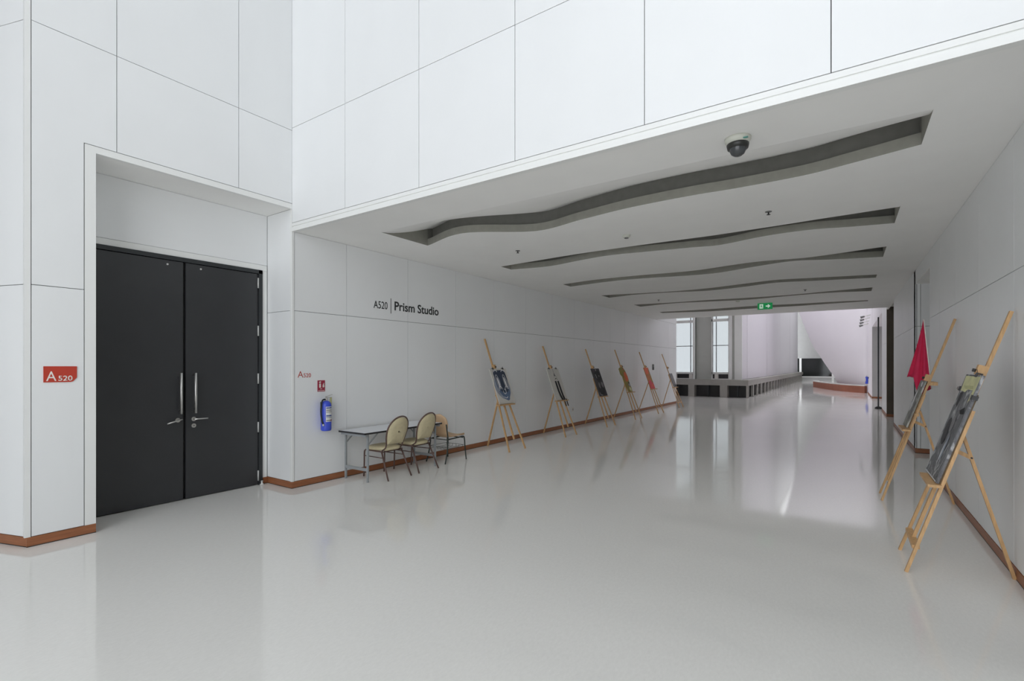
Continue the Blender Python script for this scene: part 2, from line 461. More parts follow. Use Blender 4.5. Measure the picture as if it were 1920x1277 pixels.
# ------------------------------------------------------------------ right corridor wall
wr = MB()
wr.box((XR + BK, YH + 0.35, 0), (XR + 0.3, 10.07, ZC + 0.05))
wr.box((XR + BK, 10.07, 3.21), (XR + 0.3, 12.0, ZC + 0.05))
wr.box((XR + BK, 12.03, 0), (XR + 0.3, 17.1, ZC + 0.05))
wr.box((XR + BK, 20.0, 0), (XR + 0.3, 22.5, 10))
wall_right = structure(wr.build('wall_right', 'joint'), 'white panelled right corridor wall')
ry = [YH + 0.02, 4.17, 5.405, 6.645, 7.885, 9.125, 10.07]
for a, b in zip(ry, ry[1:]):
    for z0, z1 in ((0.09, 2.39), (2.39, ZC)): panel(wall_right, 'X', XR, -1, a, b, z0, z1)
panel(wall_right, 'X', XR, -1, 10.07, 12.0, 3.2, ZC)
for a, b in zip([12.0, 13.24, 14.48, 15.72, 17.1], [13.24, 14.48, 15.72, 17.1]):
    for z0, z1 in ((0.09, 2.39), (2.39, ZC)): panel(wall_right, 'X', XR, -1, a, b, z0, z1)
for z0, z1 in ((0.09, 2.39), (2.39, 6), (6, 10)): panel(wall_right, 'X', XR, -1, 20.0, 22.5, z0, z1)
for y in (10.07, 17.1): MB().box((XR - 0.002, y - 0.015, 0.09), (XR + 0.32, y + 0.004, 3.2 if y < 11 else ZC)).build('end_cap', 'white_trim', wall_right)
MB().box((XR + 0.0, 10.07, 3.186), (XR + 1.45, 12.0, 3.2)).build('alcove_soffit', 'plaster', wall_right)
# first alcove : return facing the lobby, back wall
al = MB()
al.box((XR + 0.0, 12.0 + BK, 0), (XR + 1.6, 12.25, 3.45))
wall_a1 = structure(al.build('wall_alcove_return', 'joint'), 'white return panel at far side of the right alcove')
for a, b in ((XR + 0.02, XR + 0.075), (XR + 0.075, XR + 1.3)):
    for z0, z1 in ((0.09, 2.39), (2.39, 3.2)): panel(wall_a1, 'Y', 12.0, -1, a, b, z0, z1)
structure(MB().box((XR + 1.3, 9.7, 0), (XR + 1.5, 12.1, 3.45)).build('wall_alcove_back', 'white_panel'))
structure(MB().box((XR + 0.3, 9.85, 0), (XR + 1.5, 10.05, 3.45)).build('wall_alcove_side', 'white_panel'))
# second alcove, deeper and warm brown
structure(MB().box((XR, 20.0 - 0.02, 0), (XR + 1.6, 20.0, 4.4)).build('wall_brown_return', 'alcove_brown'), 'brown return wall of the dark right alcove')
structure(MB().box((XR + 1.3, 16.9, 0), (XR + 1.5, 20.0, 4.4)).build('wall_brown_back', 'alcove_brown'))
structure(MB().box((XR + 0.3, 16.9, 0), (XR + 1.5, 17.08, 4.4)).build('wall_brown_side', 'white_panel'))
structure(MB().box((XR + 0.01, 16.9, 4.4), (XR + 1.5, 20.2, 4.6)).build('ceiling_brown_alcove', 'plaster'))
structure(MB().box((XR + 0.002, 17.1, 3.46), (XR + 0.05, 20.0, 4.4)).build('trim_alcove_head', 'plaster'))

# ------------------------------------------------------------------ corridor ceiling with six wavy scooped slots
CO = [
 (4.54, [(-5.2, 5.44), (-4.31, 5.20), (-3.43, 5.66), (-2.7, 5.53), (-2.06, 5.42), (-1.34, 5.40), (-0.91, 5.43), (-0.3, 5.42), (0.02, 5.34), (0.51, 5.20)], [(-5.2, 4.54), (0.51, 4.53)], 0.25),
 (7.2, [(-5.2, 7.67), (-4.48, 7.80), (-3.73, 7.65), (-3.2, 7.58), (-2.62, 7.66), (-1.92, 7.78), (-1.57, 7.85), (-0.93, 7.66), (-0.38, 7.64), (0.02, 7.76), (0.51, 7.88)], [(-5.2, 7.34), (-3.5, 7.2), (-1.0, 7.2), (0.51, 7.06)], 0.26),
 (9.6, [(-5.2, 10.09), (-4.21, 9.94), (-3.59, 9.95), (-2.51, 10.18), (-2.03, 10.18), (-1.35, 9.92), (-0.75, 9.76), (-0.22, 9.98), (0.51, 10.22)], [(-5.2, 9.72), (-4.4, 9.58), (-3.4, 9.6), (-2.4, 9.7), (-1.3, 9.48), (-0.5, 9.58), (0.51, 9.34)], 0.28),
 (12, [(-5.2, 12.32), (-4.47, 12.16), (-3.64, 12.24), (-2.75, 12.47), (-1.94, 12.34), (-1.27, 12.10), (-0.57, 12.28), (0.51, 12.55)], [(-5.2, 11.79), (-3.55, 12.10), (-2.67, 12.09), (-1.79, 11.86), (-1.23, 11.72), (-0.55, 11.87), (0.51, 12.14)], 0.3),
 (14, [(-5.2, 14.71), (-4.19, 14.46), (-3.22, 14.60), (-2.23, 14.79), (-1.09, 14.57), (-0.28, 14.52), (0.51, 14.76)], [(-5.2, 14.14), (-4.13, 14.25), (-3.15, 14.27), (-2.17, 14.38), (-1.08, 14.38), (-0.28, 14.21), (0.51, 14.08)], 0.3),
 (17, [(-5.2, 16.87), (-3.81, 17.24), (-2.32, 17.17), (-1.28, 17.19), (-0.33, 17.08), (0.51, 17.0)], [(-5.2, 16.56), (-3.66, 16.61), (-2.21, 16.45), (-1.24, 16.6), (-0.32, 16.63), (0.51, 16.76)], 0.3),
]
def interp(pts, x):
    """smooth cubic (monotone slopes averaged) through pts"""
    n = len(pts)
    if x <= pts[0][0]: return pts[0][1]
    if x >= pts[-1][0]: return pts[-1][1]
    i = max(k for k in range(n - 1) if pts[k][0] <= x)
    def sl(k):
        if k <= 0: return (pts[1][1] - pts[0][1]) / (pts[1][0] - pts[0][0])
        if k >= n - 1: return (pts[-1][1] - pts[-2][1]) / (pts[-1][0] - pts[-2][0])
        return (pts[k + 1][1] - pts[k - 1][1]) / (pts[k + 1][0] - pts[k - 1][0])
    x0, y0 = pts[i]; x1, y1 = pts[i + 1]; h = x1 - x0; t = (x - x0) / h
    m0, m1 = sl(i) * h, sl(i + 1) * h
    return (2 * t**3 - 3 * t**2 + 1) * y0 + (t**3 - 2 * t**2 + t) * m0 + (-2 * t**3 + 3 * t**2) * y1 + (t**3 - t**2) * m1
NX, NS = 90, 8
X0, X1 = -5.2, 0.51
cols = [X0 + (X1 - X0) * i / NX for i in range(NX + 1)]
cm = MB()
lines = []   # break lines for the flat bands
prev = [YH + 0.02] * (NX + 1)
ends = []
for (_, far, near, dep) in CO:
    F = [interp(far, x) for x in cols]; N = [interp(near, x) for x in cols]
    cm.grid([[(x, p, ZC) for x, p in zip(cols, prev)], [(x, n, ZC) for x, n in zip(cols, N)]], False)
    rows = []
    for k in range(NS + 1):
        t = k / NS; zz = ZC + dep * (t ** 1.35)
        rows.append([(x, n + (f - n) * t, zz) for x, n, f in zip(cols, N, F)])
    cm.grid(rows, True)
    zt_ = ZC + dep
    cm.grid([[(x, f, zt_) for x, f in zip(cols, F)], [(x, f + 0.10, zt_ + 0.03) for x, f in zip(cols, F)]], False)
    prev = F
    ends.append((F, dep, rows))
cm.grid([[(x, p, ZC) for x, p in zip(cols, prev)], [(x, YE, ZC) for x in cols]], False)
cm._add([(XL - 0.02, YH + 0.02, ZC), (X0, YH + 0.02, ZC), (X0, YE, ZC), (XL - 0.02, YE, ZC)], [(0, 1, 2, 3)])
cm._add([(X1, YH + 0.02, ZC), (XR + 0.02, YH + 0.02, ZC), (XR + 0.02, YE, ZC), (X1, YE, ZC)], [(0, 1, 2, 3)])
# slab above and end face towards the atrium
cm.box((XL - 0.3, YH + 0.36, ZC + 0.42), (XR + 1.6, YE, ZC + 0.6))
cm._add([(XL - 0.02, YE, ZC), (XR + 0.02, YE, ZC), (XR + 0.02, YE, ZC + 0.6), (XL - 0.02, YE, ZC + 0.6)], [(0, 1, 2, 3)])
ceil = structure(cm.build('ceiling', 'plaster', fix=False), 'white corridor ceiling with wavy recessed slots')
for F, dep, rows in ends:
    sm = MB()
    sm.grid([[(x, f, ZC) for x, f in zip(cols, F)], [(x, f, ZC + 0.10) for x, f in zip(cols, F)], [(x, f + 0.02, ZC + 0.10) for x, f in zip(cols, F)]], False)
    for j in (0, NX):   # end caps
        sm._add([rows[k][j] for k in range(NS + 1)] + [(cols[j], F[j], ZC)], [tuple(range(NS + 2))])
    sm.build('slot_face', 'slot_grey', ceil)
    zt_ = ZC + dep
    sv = MB()
    sv.grid([[(x, f + 0.10, zt_ + 0.03) for x, f in zip(cols, F)], [(x, f + 0.12, ZC + 0.10) for x, f in zip(cols, F)], [(x, f + 0.02, ZC + 0.10) for x, f in zip(cols, F)]], False)
    for j in (0, NX): sv._add([(cols[j], F[j], ZC + 0.10), (cols[j], F[j], zt_), (cols[j], F[j] + 0.10, zt_ + 0.03), (cols[j], F[j] + 0.12, ZC + 0.10)], [(0, 1, 2, 3)])
    sv.build('slot_cavity', 'slot_shade', ceil)
structure(MB().box((XL - 0.3, YE - 0.05, ZC + 0.02), (XR + 1.8, YE - 0.001, 10.0)).build('wall_over_corridor_end', 'plaster'))

# ------------------------------------------------------------------ lobby shell behind the camera
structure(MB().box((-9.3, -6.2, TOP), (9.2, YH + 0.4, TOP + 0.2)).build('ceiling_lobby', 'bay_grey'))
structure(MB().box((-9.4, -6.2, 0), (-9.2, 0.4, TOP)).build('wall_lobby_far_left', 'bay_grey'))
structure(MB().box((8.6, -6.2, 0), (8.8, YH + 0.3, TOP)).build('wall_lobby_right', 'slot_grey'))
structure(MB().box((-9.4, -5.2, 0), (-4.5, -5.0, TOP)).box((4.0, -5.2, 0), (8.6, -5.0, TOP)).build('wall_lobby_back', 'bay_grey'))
gz = empty('window_3', (0, -5.05, 0)); structure(gz, 'lobby curtain wall behind the camera')
for x in range(-4, 5, 2): MB().box((x - 0.04, -0.1, 0), (x + 0.04, 0.1, TOP)).build('mullion', 'white_trim', gz)
for z in (0.05, 2.4, 4.8, 7.2, 9.6, 13.1): MB().box((-4.5, -0.07, z - 0.04), (4.0, 0.07, z + 0.04)).build('transom', 'white_trim', gz)

# ------------------------------------------------------------------ atrium shell
AT = 10.0
structure(MB().box((-13, 19.0, AT), (-4.4, 66.5, AT + 0.3)).box((0.9, 19.0, AT), (9, 66.5, AT + 0.3)).box((-4.4, 19.0, AT), (0.9, 25.0, AT + 0.3)).box((-4.4, 62.0, AT), (0.9, 66.5, AT + 0.3)).build('ceiling_atrium', 'plaster'))
sky = empty('window_4', (0, 0, AT)); structure(sky, 'skylight over the atrium')
for y in range(28, 62, 4): MB().box((-4.4, y - 0.08, 0.02), (0.9, y + 0.08, 0.25)).build('rafter', 'white_trim', sky)
structure(MB().box((-9.4, 21.9, 0), (-9.2, 28.2, AT)).build('wall_atrium_left', 'atrium_white'))
structure(MB().box((-9.4, 21.7, 0), (XL - 0.56, 21.9, AT)).build('wall_atrium_near', 'atrium_white'))
rp = MB(); rp.flat([(-4.4, 25.0), (0.9, 25.0), (0.9, 62.0), (-4.4, 62.0)], 0.0); rp.build('pane', 'frosted_roof', sky)
# right side beyond the corridor
structure(MB().box((XR + 2.2, 19.0, 0), (XR + 2.4, 31, AT)).build('wall_bay_back', 'atrium_white'))
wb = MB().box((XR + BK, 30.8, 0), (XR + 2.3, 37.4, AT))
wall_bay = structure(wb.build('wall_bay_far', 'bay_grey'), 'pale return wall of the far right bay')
for z0, z1 in ((0.09, 3.6), (3.6, AT)):
    panel(wall_bay, 'X', XR, -1, 30.8, 32.4, z0, z1, 'atrium_white'); panel(wall_bay, 'X', XR, -1, 32.4, 37.4, z0, z1, 'atrium_white')
structure(MB().box((XR + 0.01, 22.5, 3.6), (XR + 2.3, 30.8, AT)).build('wall_bay_head', 'atrium_white'))
structure(MB().box((XR, 22.48, 0.09), (XR + 2.3, 22.5, 3.6)).build('trim_1', 'white_trim'))

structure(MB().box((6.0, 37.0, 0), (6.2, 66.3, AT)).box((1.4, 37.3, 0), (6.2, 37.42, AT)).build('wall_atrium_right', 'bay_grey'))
# end wall with black glazing
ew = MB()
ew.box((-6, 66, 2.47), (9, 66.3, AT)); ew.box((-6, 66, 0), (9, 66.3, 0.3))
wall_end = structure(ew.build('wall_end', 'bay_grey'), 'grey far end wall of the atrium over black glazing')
w5 = empty('window_5', (0, 66.1, 0)); structure(w5, 'black glazing at far end of the atrium')
MB().box((-5.5, 0, 0.3), (5, 0.06, 2.47)).build('pane', 'glass_black', w5)
for x in (-4.35, -1.2, 2): MB().box((x - 0.11, -0.12, 0), (x + 0.11, 0.02, 2.5)).build('post', 'white_trim', w5)
MB().box((-5.5, -0.1, 0.28), (5, 0.02, 0.42)).build('sill', 'white_trim', w5)

# inclined curved white volume
edge = [(-0.70, 0.0), (-0.98, 0.55), (-1.32, 1.0), (-1.85, 1.9), (-2.22, 2.6), (-2.72, 3.4), (-3.15, 4.4), (-3.68, 5.9), (-4.2, 7.5), (-4.75, 9.6), (-5.4, 12.4)]
q = 41.0 / 61.0
edge = [(x * q, 1.65 + (z - 1.65) * q) for x, z in edge]
edge = [(edge[0][0] + 0.12, 0.0)] + edge[1:] + [(-4.1, AT)]
rows = []
for (x, zz) in edge:
    l = Vector((x, 41.0, zz)); rgt = Vector((1.06, 37.45, zz)); row = []
    for k in range(13):
        t = k / 12; p = l.lerp(rgt, t); p.x += 0.06 * math.sin(math.pi * t); p.y -= 0.12 * math.sin(math.pi * t); row.append(tuple(p))
    row += [(4.0, 37.6, zz), (4.0, 43.0, zz), (x + 0.4, 43.0, zz), tuple(l)]
    rows.append(row)
structure(MB().grid(rows, True).build('wall_inclined', 'atrium_white'), 'leaning curved white wall rising beyond the brown bench')

# left long panel wall over the low parapet
pw = MB().box((-4.8, 28.2, 0.5), (-4.5 - BK, 64.2, AT))
wall_pan = structure(pw.build('wall_atrium_panels', 'joint'), 'long lilac white panelled atrium wall')
yy = [28.2, 29.8, 38, 46, 55, 64.2]
for a, b in zip(yy, yy[1:]): panel(wall_pan, 'X', -4.5, 1, a, b, 0.9, AT, 'lilac_panel', g=0.05)
MB().box((-4.86, 28.12, 0.88), (-4.498, 28.21, AT)).build('corner_trim', 'white_trim', wall_pan)

# low parapet with piers and dark openings
pp = empty('wall_parapet', (0, 0, 0)); structure(pp, 'low pale parapet with dark openings between piers')
MB().box((-9.2, 27.3, 0.62), (-4.07, 28.2, 0.91)).build('coping', 'parapet_shaded', pp)
MB().box((-4.6, 28.2, 0.62), (-4.07, 65.8, 0.91)).build('coping', 'parapet_shaded', pp)
MB().box((-9.2, 27.75, 0), (-4.21, 28.1, 0.62)).build('recess', 'void', pp)
MB().box((-4.62, 28.1, 0), (-4.21, 65.8, 0.62)).build('recess', 'void', pp)
for a, b in ((-9.2, -8.15), (-7.02, -6.70), (-5.42, -5.06)): MB().box((a, 27.3, 0), (b, 27.75, 0.62)).build('pier', 'parapet_shaded', pp)
y = 27.3
k = 0
while y < 65:
    MB().box((-4.17, y, 0), (-4.07, y + (0.32 if k else 0.1), 0.62)).build('pier', 'parapet_shaded', pp); y += 1.575; k += 1
for x in (-7.6, -6.06, -4.62): MB().box((x - 0.03, 27.62, 0), (x + 0.03, 27.75, 0.62)).build('mullion', 'door_frame', pp)

# tall windows over the parapet
def tall_window(name, x0, x1, label):
    w = empty(name, (0, 28.2, 0)); structure(w, label)
    f = MB()
    f.box((x0, 0, 0.91), (x0 + 0.05, 0.16, AT)); f.box((x1 - 0.05, 0, 0.91), (x1, 0.16, AT))
    f.box((x0, 0, 1.19), (x1, 0.16, 1.29)); f.box((x0, 0, 4.02), (x1, 0.10, 4.16)); f.box((x0, -0.02, 0.89), (x1, 0.2, 0.95))
    f.build('frame', 'white_trim', w)
    MB().box((x0, 0.02, 2.71), (x1, 0.08, 2.75)).build('transom', 'table_grey', w)
    MB().box((x0, 0.02, 7.15), (x1, 0.12, 7.25)).build('transom', 'white_trim', w)
    d = x0 + 0.78 * (x1 - x0) if name == 'window_1' else x0 + 0.26 * (x1 - x0)
    MB().box((d - 0.018, 0.02, 1.29), (d + 0.018, 0.08, AT)).build('mullion', 'table_grey', w)
    for a, b in ((x0 + 0.05, d - 0.018), (d + 0.018, x1 - 0.05)):
        for z0, z1, m in ((1.29, 2.71, 'film_glass'), (2.75, 4.02, 'film_glass'), (4.16, 7.15, 'film_glass'), (7.25, AT, 'clear_glass')):
            MB().box((a, 0.045, z0), (b, 0.055, z1)).build('pane', m, w)
    MB().box((x0 + 0.05, 0.10, 0.95), (x1 - 0.05, 0.13, 1.19)).build('vent_panel', 'paint_char', w)
    for xx in ((x0 + 0.10, d + 0.02) if name == 'window_1' else (d + 0.02,)):
        MB().box((xx - 0.09, -0.04, 0.95), (xx + 0.09, 0.10, 1.18)).build('bracket', 'print_white', w)
    return w
tall_window('window_1', -8.06, -6.86, 'tall left atrium window with pale film glass')
tall_window('window_2', -6.02, -5.13, 'tall right atrium window with pale film glass')
wc = MB()
wc.box((-9.2, 28.2, 0), (-8.06, 28.5, AT)); wc.box((-6.86, 28.32, 0), (-6.02, 28.6, AT)); wc.box((-5.13, 28.2, 0), (-4.6, 28.5, AT))
wc.box((-9.2, 28.24, 0.5), (-4.6, 28.5, 0.9))
structure(wc.build('wall_between_windows', 'column_grey'), 'grey wall strip between the two tall windows')
structure(MB().box((-6.98, 28.1, 0.91), (-6.86, 28.34, AT)).build('trim_2', 'white_trim'))
structure(MB().box((-5.13, 28.06, 0.91), (-4.98, 28.2, AT)).build('trim_3', 'white_trim'))

# ------------------------------------------------------------------ baseboards
def baseboard(name, segs, label=None):
    b = MB(); k = MB()
    for a, c in segs:
        b.box((a[0], a[1], 0.008), (c[0], c[1], 0.088))
        k.box((a[0], a[1], 0.0), (c[0], c[1], 0.008))
    o = structure(b.build(name, 'base_wood'), label)
    k.build('black_strip', 'skirting_black', o)  # thin black line along the foot of the baseboard
    return o
e = 0.004
baseboard('baseboard_left', [((XL - 0.02, YH - e), (XL + e, 21.96))], 'brown wood baseboard along left corridor wall')
baseboard('baseboard_niche', [((XD + 0.004, YH - e), (XL - 0.02, YH + 0.02)), ((XD - 0.01, 3.755), (XD + 0.016, YH - e))], 'brown wood baseboard beside the double door')
baseboard('baseboard_door_wall', [((XL - 0.02, 1.25), (XL + e, 1.75)), ((XD + 0.03, 1.735), (XL - 0.02, 1.754))], 'brown wood baseboard left of the double door')
bb = baseboard('baseboard_angled', [((0.0, -0.02), (4.2, e))], 'brown wood baseboard under angled left wall')
bb.location = (XL - 0.01, 1.255, 0); bb.rotation_euler = (0, 0, ang)
baseboard('baseboard_right', [((XR - e, YH), (XR + 0.02, 10.07)), ((XR - e, 12.0), (XR + 0.02, 17.1)), ((XR - e, 20.0), (XR + 0.02, 22.5)),
                              ((XR - e, 30.8), (XR + 0.02, 36.5))], 'brown wood baseboard along right corridor wall')
baseboard('baseboard_alcove', [((XR - e, 12.0 - e), (XR + 1.3, 12.02)), ((XR - e, 20.0 - 0.03), (XR + 1.3, 20.0)), ((XR - e, 30.78), (XR + 2.2, 30.81))], 'brown baseboard across the alcove returns')
baseboard('baseboard_front_right', [((XR, YH - e), (9, YH + 0.02))])

# ------------------------------------------------------------------ double door
d1 = empty('door_1', (XD, 0, 0)); structure(d1, 'tall charcoal double door with steel pull handles')
YM, YA, YB, DH = 2.785, 1.86, 3.70, 2.915
fr = MB()
fr.box((-0.08, 1.79, 0), (0.03, 1.855, 2.97)); fr.box((-0.08, YB + 0.005, 0), (0.03, 3.757, 2.97)); fr.box((-0.08, 1.79, DH + 0.006), (0.03, 3.757, 2.972))
fr.build('frame', 'door_frame', d1)
MB().box((-0.2, 1.8, 0), (-0.09, 3.75, 2.97)).build('dark_gap', 'void', d1)
def leaf(y0, y1, s):
    lf = MB().box((-0.035, y0, 0.008), (0.012, y1, DH)).build('door_leaf', 'door_black', d1, bevel=0.002)
    yi = y1 if s < 0 else y0            # meeting edge
    yo = y0 if s < 0 else y1            # hinge edge
    c = -s
    # pull bar with two stand-offs
    yb = yi - 0.05 * c if s < 0 else yi + 0.085
    yb = yi + s * (0.045 if s < 0 else 0.085)
    p = MB(); p.tube([(0.075, yb, 1.06), (0.075, yb, 1.56)], 0.0155, 12)
    p.build('pull_handle', 'steel', lf)
    q = MB()
    for z in (1.09, 1.53): q.tube([(0.010, yb, z), (0.075, yb, z)], 0.008, 8)
    q.build('standoff', 'steel', lf)
    yr = yi + s * 0.06 if s < 0 else yi + 0.088
    zl = 0.985
    MB().tube([(0.010, yr, zl), (0.022, yr, zl)], 0.027, 16).build('rose', 'steel', lf)
    lv = MB()
    if s < 0: lv.tube([(0.02, yr, zl), (0.062, yr, zl)], 0.009, 8).tube([(0.06, yr + 0.035, zl + 0.012), (0.062, yr - 0.13, zl - 0.03)], 0.0085, 8)
    else: lv.tube([(0.02, yr, zl), (0.062, yr, zl)], 0.009, 8).tube([(0.06, yr - 0.012, zl), (0.062, yr + 0.145, zl)], 0.0085, 8)
    lv.build('lever_handle', 'steel', lf)
    if s > 0:
        MB().tube([(0.010, yr, zl - 0.082), (0.02, yr, zl - 0.082)], 0.026, 16).build('escutcheon', 'steel', lf)
        MB().tube([(0.019, yr, zl - 0.082), (0.023, yr, zl - 0.082)], 0.009, 10).build('key_cylinder', 'device_grey', lf)
    for z in (0.13, 0.80, 1.47, 2.13, 2.79):
        MB().tube([(0.02, yo, z - 0.07), (0.02, yo, z + 0.07)], 0.0105, 8).build('hinge', 'hinge_steel', lf)
    MB().tube([(0.010, yi + s * 0.17, DH - 0.05), (0.018, yi + s * 0.17, DH - 0.05)], 0.011, 10).build('screw_cap', 'hinge_steel', lf)
    return lf
leaf(YA, YM - 0.016, -1)
leaf(YM + 0.014, YB, 1)
MB().box((-0.06, YM - 0.016, 0.02), (-0.03, YM + 0.014, DH)).build('astragal', 'void', d1)
for y in (1.83, 3.735): MB().lathe([(0.0, 0.0), (0.03, 0.0), (0.03, 0.012), (0.014, 0.018), (0.014, 0.05), (0.02, 0.055), (0.0, 0.06)], (0.05, y, 0), 12).build('floor_pivot', 'hinge_steel', d1)

# ------------------------------------------------------------------ signs on the walls
RW = (R(90), 0, R(90))      # lettering frame of the left walls: x -> +Y, y -> +Z
pl = tag(empty('room_sign', (XL + 0.001, 1.363, 1.494), RW), 'red rectangular A520 plate with a cut corner, left of the dark double door', 'sign')
MB().prism([(0, 0), (0.195, 0), (0.212, 0.006), (0.24, 0.042), (0.24, 0.149), (0, 0.149)], 0, 0.006).build('plate', 'sign_red', pl)
letters('letter', 'A', 'print_white', (0.018, 0.012, 0.006), 0.090, 0.072, (0, 0, 0), pl)
letters('number', '520', 'print_white', (0.104, 0.012, 0.006), 0.048, 0.103, (0, 0, 0), pl, offset=0.012)
rl = tag(empty('room_number', (XL + 0.001, 3.922, 1.487), RW), 'small red A520 lettering on white wall over the blue extinguisher', 'lettering')
letters('letter', 'A', 'sign_red', (0, 0, 0), 0.086, 0.082, (0, 0, 0), rl, offset=-0.006)
letters('number', '520', 'sign_red', (0.088, 0.001, 0), 0.056, 0.112, (0, 0, 0), rl, offset=0.004)
ps = tag(empty('studio_sign', (XL + 0.001, 5.22, 2.545), RW), 'black A520 Prism Studio lettering high on left corridor wall', 'lettering')
letters('number', 'A520', 'letter_black', (0.0, 0.012, 0), 0.118, 0.285, (0, 0, 0), ps, offset=0.006)
MB().box((0.352, -0.045, 0), (0.362, 0.20, 0.003)).build('bar', 'letter_black', ps)
letters('name', 'Prism Studio', 'letter_black', (0.435, 0.012, 0), 0.15, 1.06, (0, 0, 0), ps, offset=0.019)

fs = tag(empty('fire_sign', (XL + 0.001, 4.225, 1.283), RW), 'small dark red fire equipment sign above the blue extinguisher', 'sign')
MB().box((0, 0, 0), (0.118, 0.158, 0.004)).build('plate', 'fire_red', fs)
ic = MB()
ic.flat([(0.024, 0.055), (0.052, 0.055), (0.052, 0.105), (0.046, 0.112), (0.030, 0.112), (0.024, 0.105)], 0.0046)
ic.flat([(0.030, 0.116), (0.046, 0.116), (0.046, 0.124), (0.030, 0.124)], 0.0046)
ic.flat([(0.022, 0.128), (0.052, 0.128), (0.052, 0.146), (0.022, 0.138)], 0.0046)
fl = [(0.082, 0.055), (0.102, 0.060), (0.108, 0.078), (0.100, 0.095), (0.104, 0.110), (0.096, 0.125), (0.092, 0.108), (0.084, 0.100), (0.078, 0.078)]
ic.flat(fl, 0.0046)
ic.flat([(0.038, 0.035), (0.07, 0.035), (0.07, 0.041), (0.038, 0.041)], 0.0046)
ic.flat([(0.008, 0.010), (0.110, 0.010), (0.110, 0.016), (0.008, 0.016)], 0.0046)
ic.build('pictogram', 'print_white', fs)

# ------------------------------------------------------------------ fire extinguishers
def extinguisher(loc, rz, label):
    t = tag(empty('fire_extinguisher', loc, (0, 0, rz)), label, 'fire extinguisher')
    MB().lathe([(0.0, 0.0), (0.06, 0.0), (0.07, 0.012), (0.072, 0.03), (0.072, 0.35), (0.066, 0.385), (0.045, 0.41), (0.025, 0.42), (0.0, 0.42)], n=24).build('cylinder', 'ext_blue', t)
    MB().lathe([(0.0, 0.415), (0.022, 0.415), (0.022, 0.45), (0.013, 0.455), (0.013, 0.47), (0.0, 0.47)], n=12).build('valve', 'steel', t)
    h = MB(); h.beam((0, -0.01, 0.462), (0.015, 0.075, 0.468), 0.018, 0.007); h.beam((0, -0.01, 0.475), (0.02, 0.085, 0.505), 0.02, 0.006)
    h.build('lever', 'steel', t)
    pts = arc([(0.01, -0.02, 0.44), (0.02, -0.065, 0.435), (0.025, -0.092, 0.38), (0.02, -0.096, 0.26), (0.03, -0.086, 0.14), (0.04, -0.075, 0.10)], 5)
    MB().tube(pts, 0.011, 8).build('hose', 'rubber', t)
    MB().tube([(0.04, -0.075, 0.10), (0.045, -0.072, 0.075)], 0.013, 8).build('nozzle', 'hinge_steel', t)
    lb = MB().lathe([(0.0728, 0.13), (0.0728, 0.34)], n=10, a0=R(-38), a1=R(52)).build('label', 'paper', t)
    for z0, z1, m in ((0.315, 0.33, 'ink_blue'), (0.285, 0.297, 'paint_grey'), (0.262, 0.272, 'paint_grey'), (0.205, 0.222, 'ink_blue'), (0.185, 0.197, 'paint_haze'), (0.14, 0.155, 'paint_grey')):
        MB().lathe([(0.0732, z0), (0.0732, z1)], n=8, a0=R(-34), a1=R(40)).build('print_band', m, lb)
    MB().lathe([(0.0733, 0.135), (0.0733, 0.16)], n=4, a0=R(22), a1=R(50)).build('print_band', 'fire_red', lb)
    MB().box((0.0, 0.058, 0.33), (0.003, 0.092, 0.47)).build('inspection_tag', 'tag_yellow', t)
    MB().box((-0.09, -0.03, 0.30), (-0.07, 0.03, 0.40)).build('wall_bracket', 'rubber', t)
    return t
extinguisher((XL + 0.091, 4.30, 0.735), R(0), 'blue fire extinguisher hanging beside the folding table')
ex2 = extinguisher((XR - 0.095, 35.0, 0.6), R(180), 'tiny blue extinguisher on far wall beyond the right alcoves')

# ------------------------------------------------------------------ folding table
tb = tag(empty('folding_table', (-5.815, 5.33, 0)), 'white topped folding table with grey legs against left wall', 'table')
TX, TY, TH = 0.29, 0.79, 0.71
MB().box((-TX + 0.004, -TY + 0.004, TH - 0.020), (TX - 0.004, TY - 0.004, TH)).build('tabletop', 'table_white', tb)
ed = MB()
for a, b in (((-TX, -TY), (TX, -TY + 0.008)), ((-TX, TY - 0.008), (TX, TY)), ((-TX, -TY), (-TX + 0.008, TY)), ((TX - 0.008, -TY), (TX, TY))):
    ed.box((a[0], a[1], TH - 0.026), (b[0], b[1], TH - 0.0015))
ed.build('edge_band', 'black_edge', tb)
for yy_ in (-TY + 0.045, TY - 0.045): MB().box((-TX + 0.02, yy_ - 0.015, TH - 0.06), (TX - 0.02, yy_ + 0.015, TH - 0.02)).build('under_rail', 'table_grey', tb)
for sy in (-1, 1):
    y = sy * (TY - 0.10)
    for x in (-0.255, 0.225): MB().box((x - 0.0135, y - 0.0135, 0.0), (x + 0.0135, y + 0.0135, TH - 0.02)).build('leg', 'table_grey', tb, bevel=0.002)
    MB().box((-0.26, y - 0.01, 0.155), (0.22, y + 0.01, 0.195)).build('crossbar', 'table_grey', tb)
    for x in (-0.255, 0.225): MB().beam((x, y, 0.52), (x, y - sy * 0.19, TH - 0.025), 0.008, 0.02).build('brace', 'table_grey', tb)

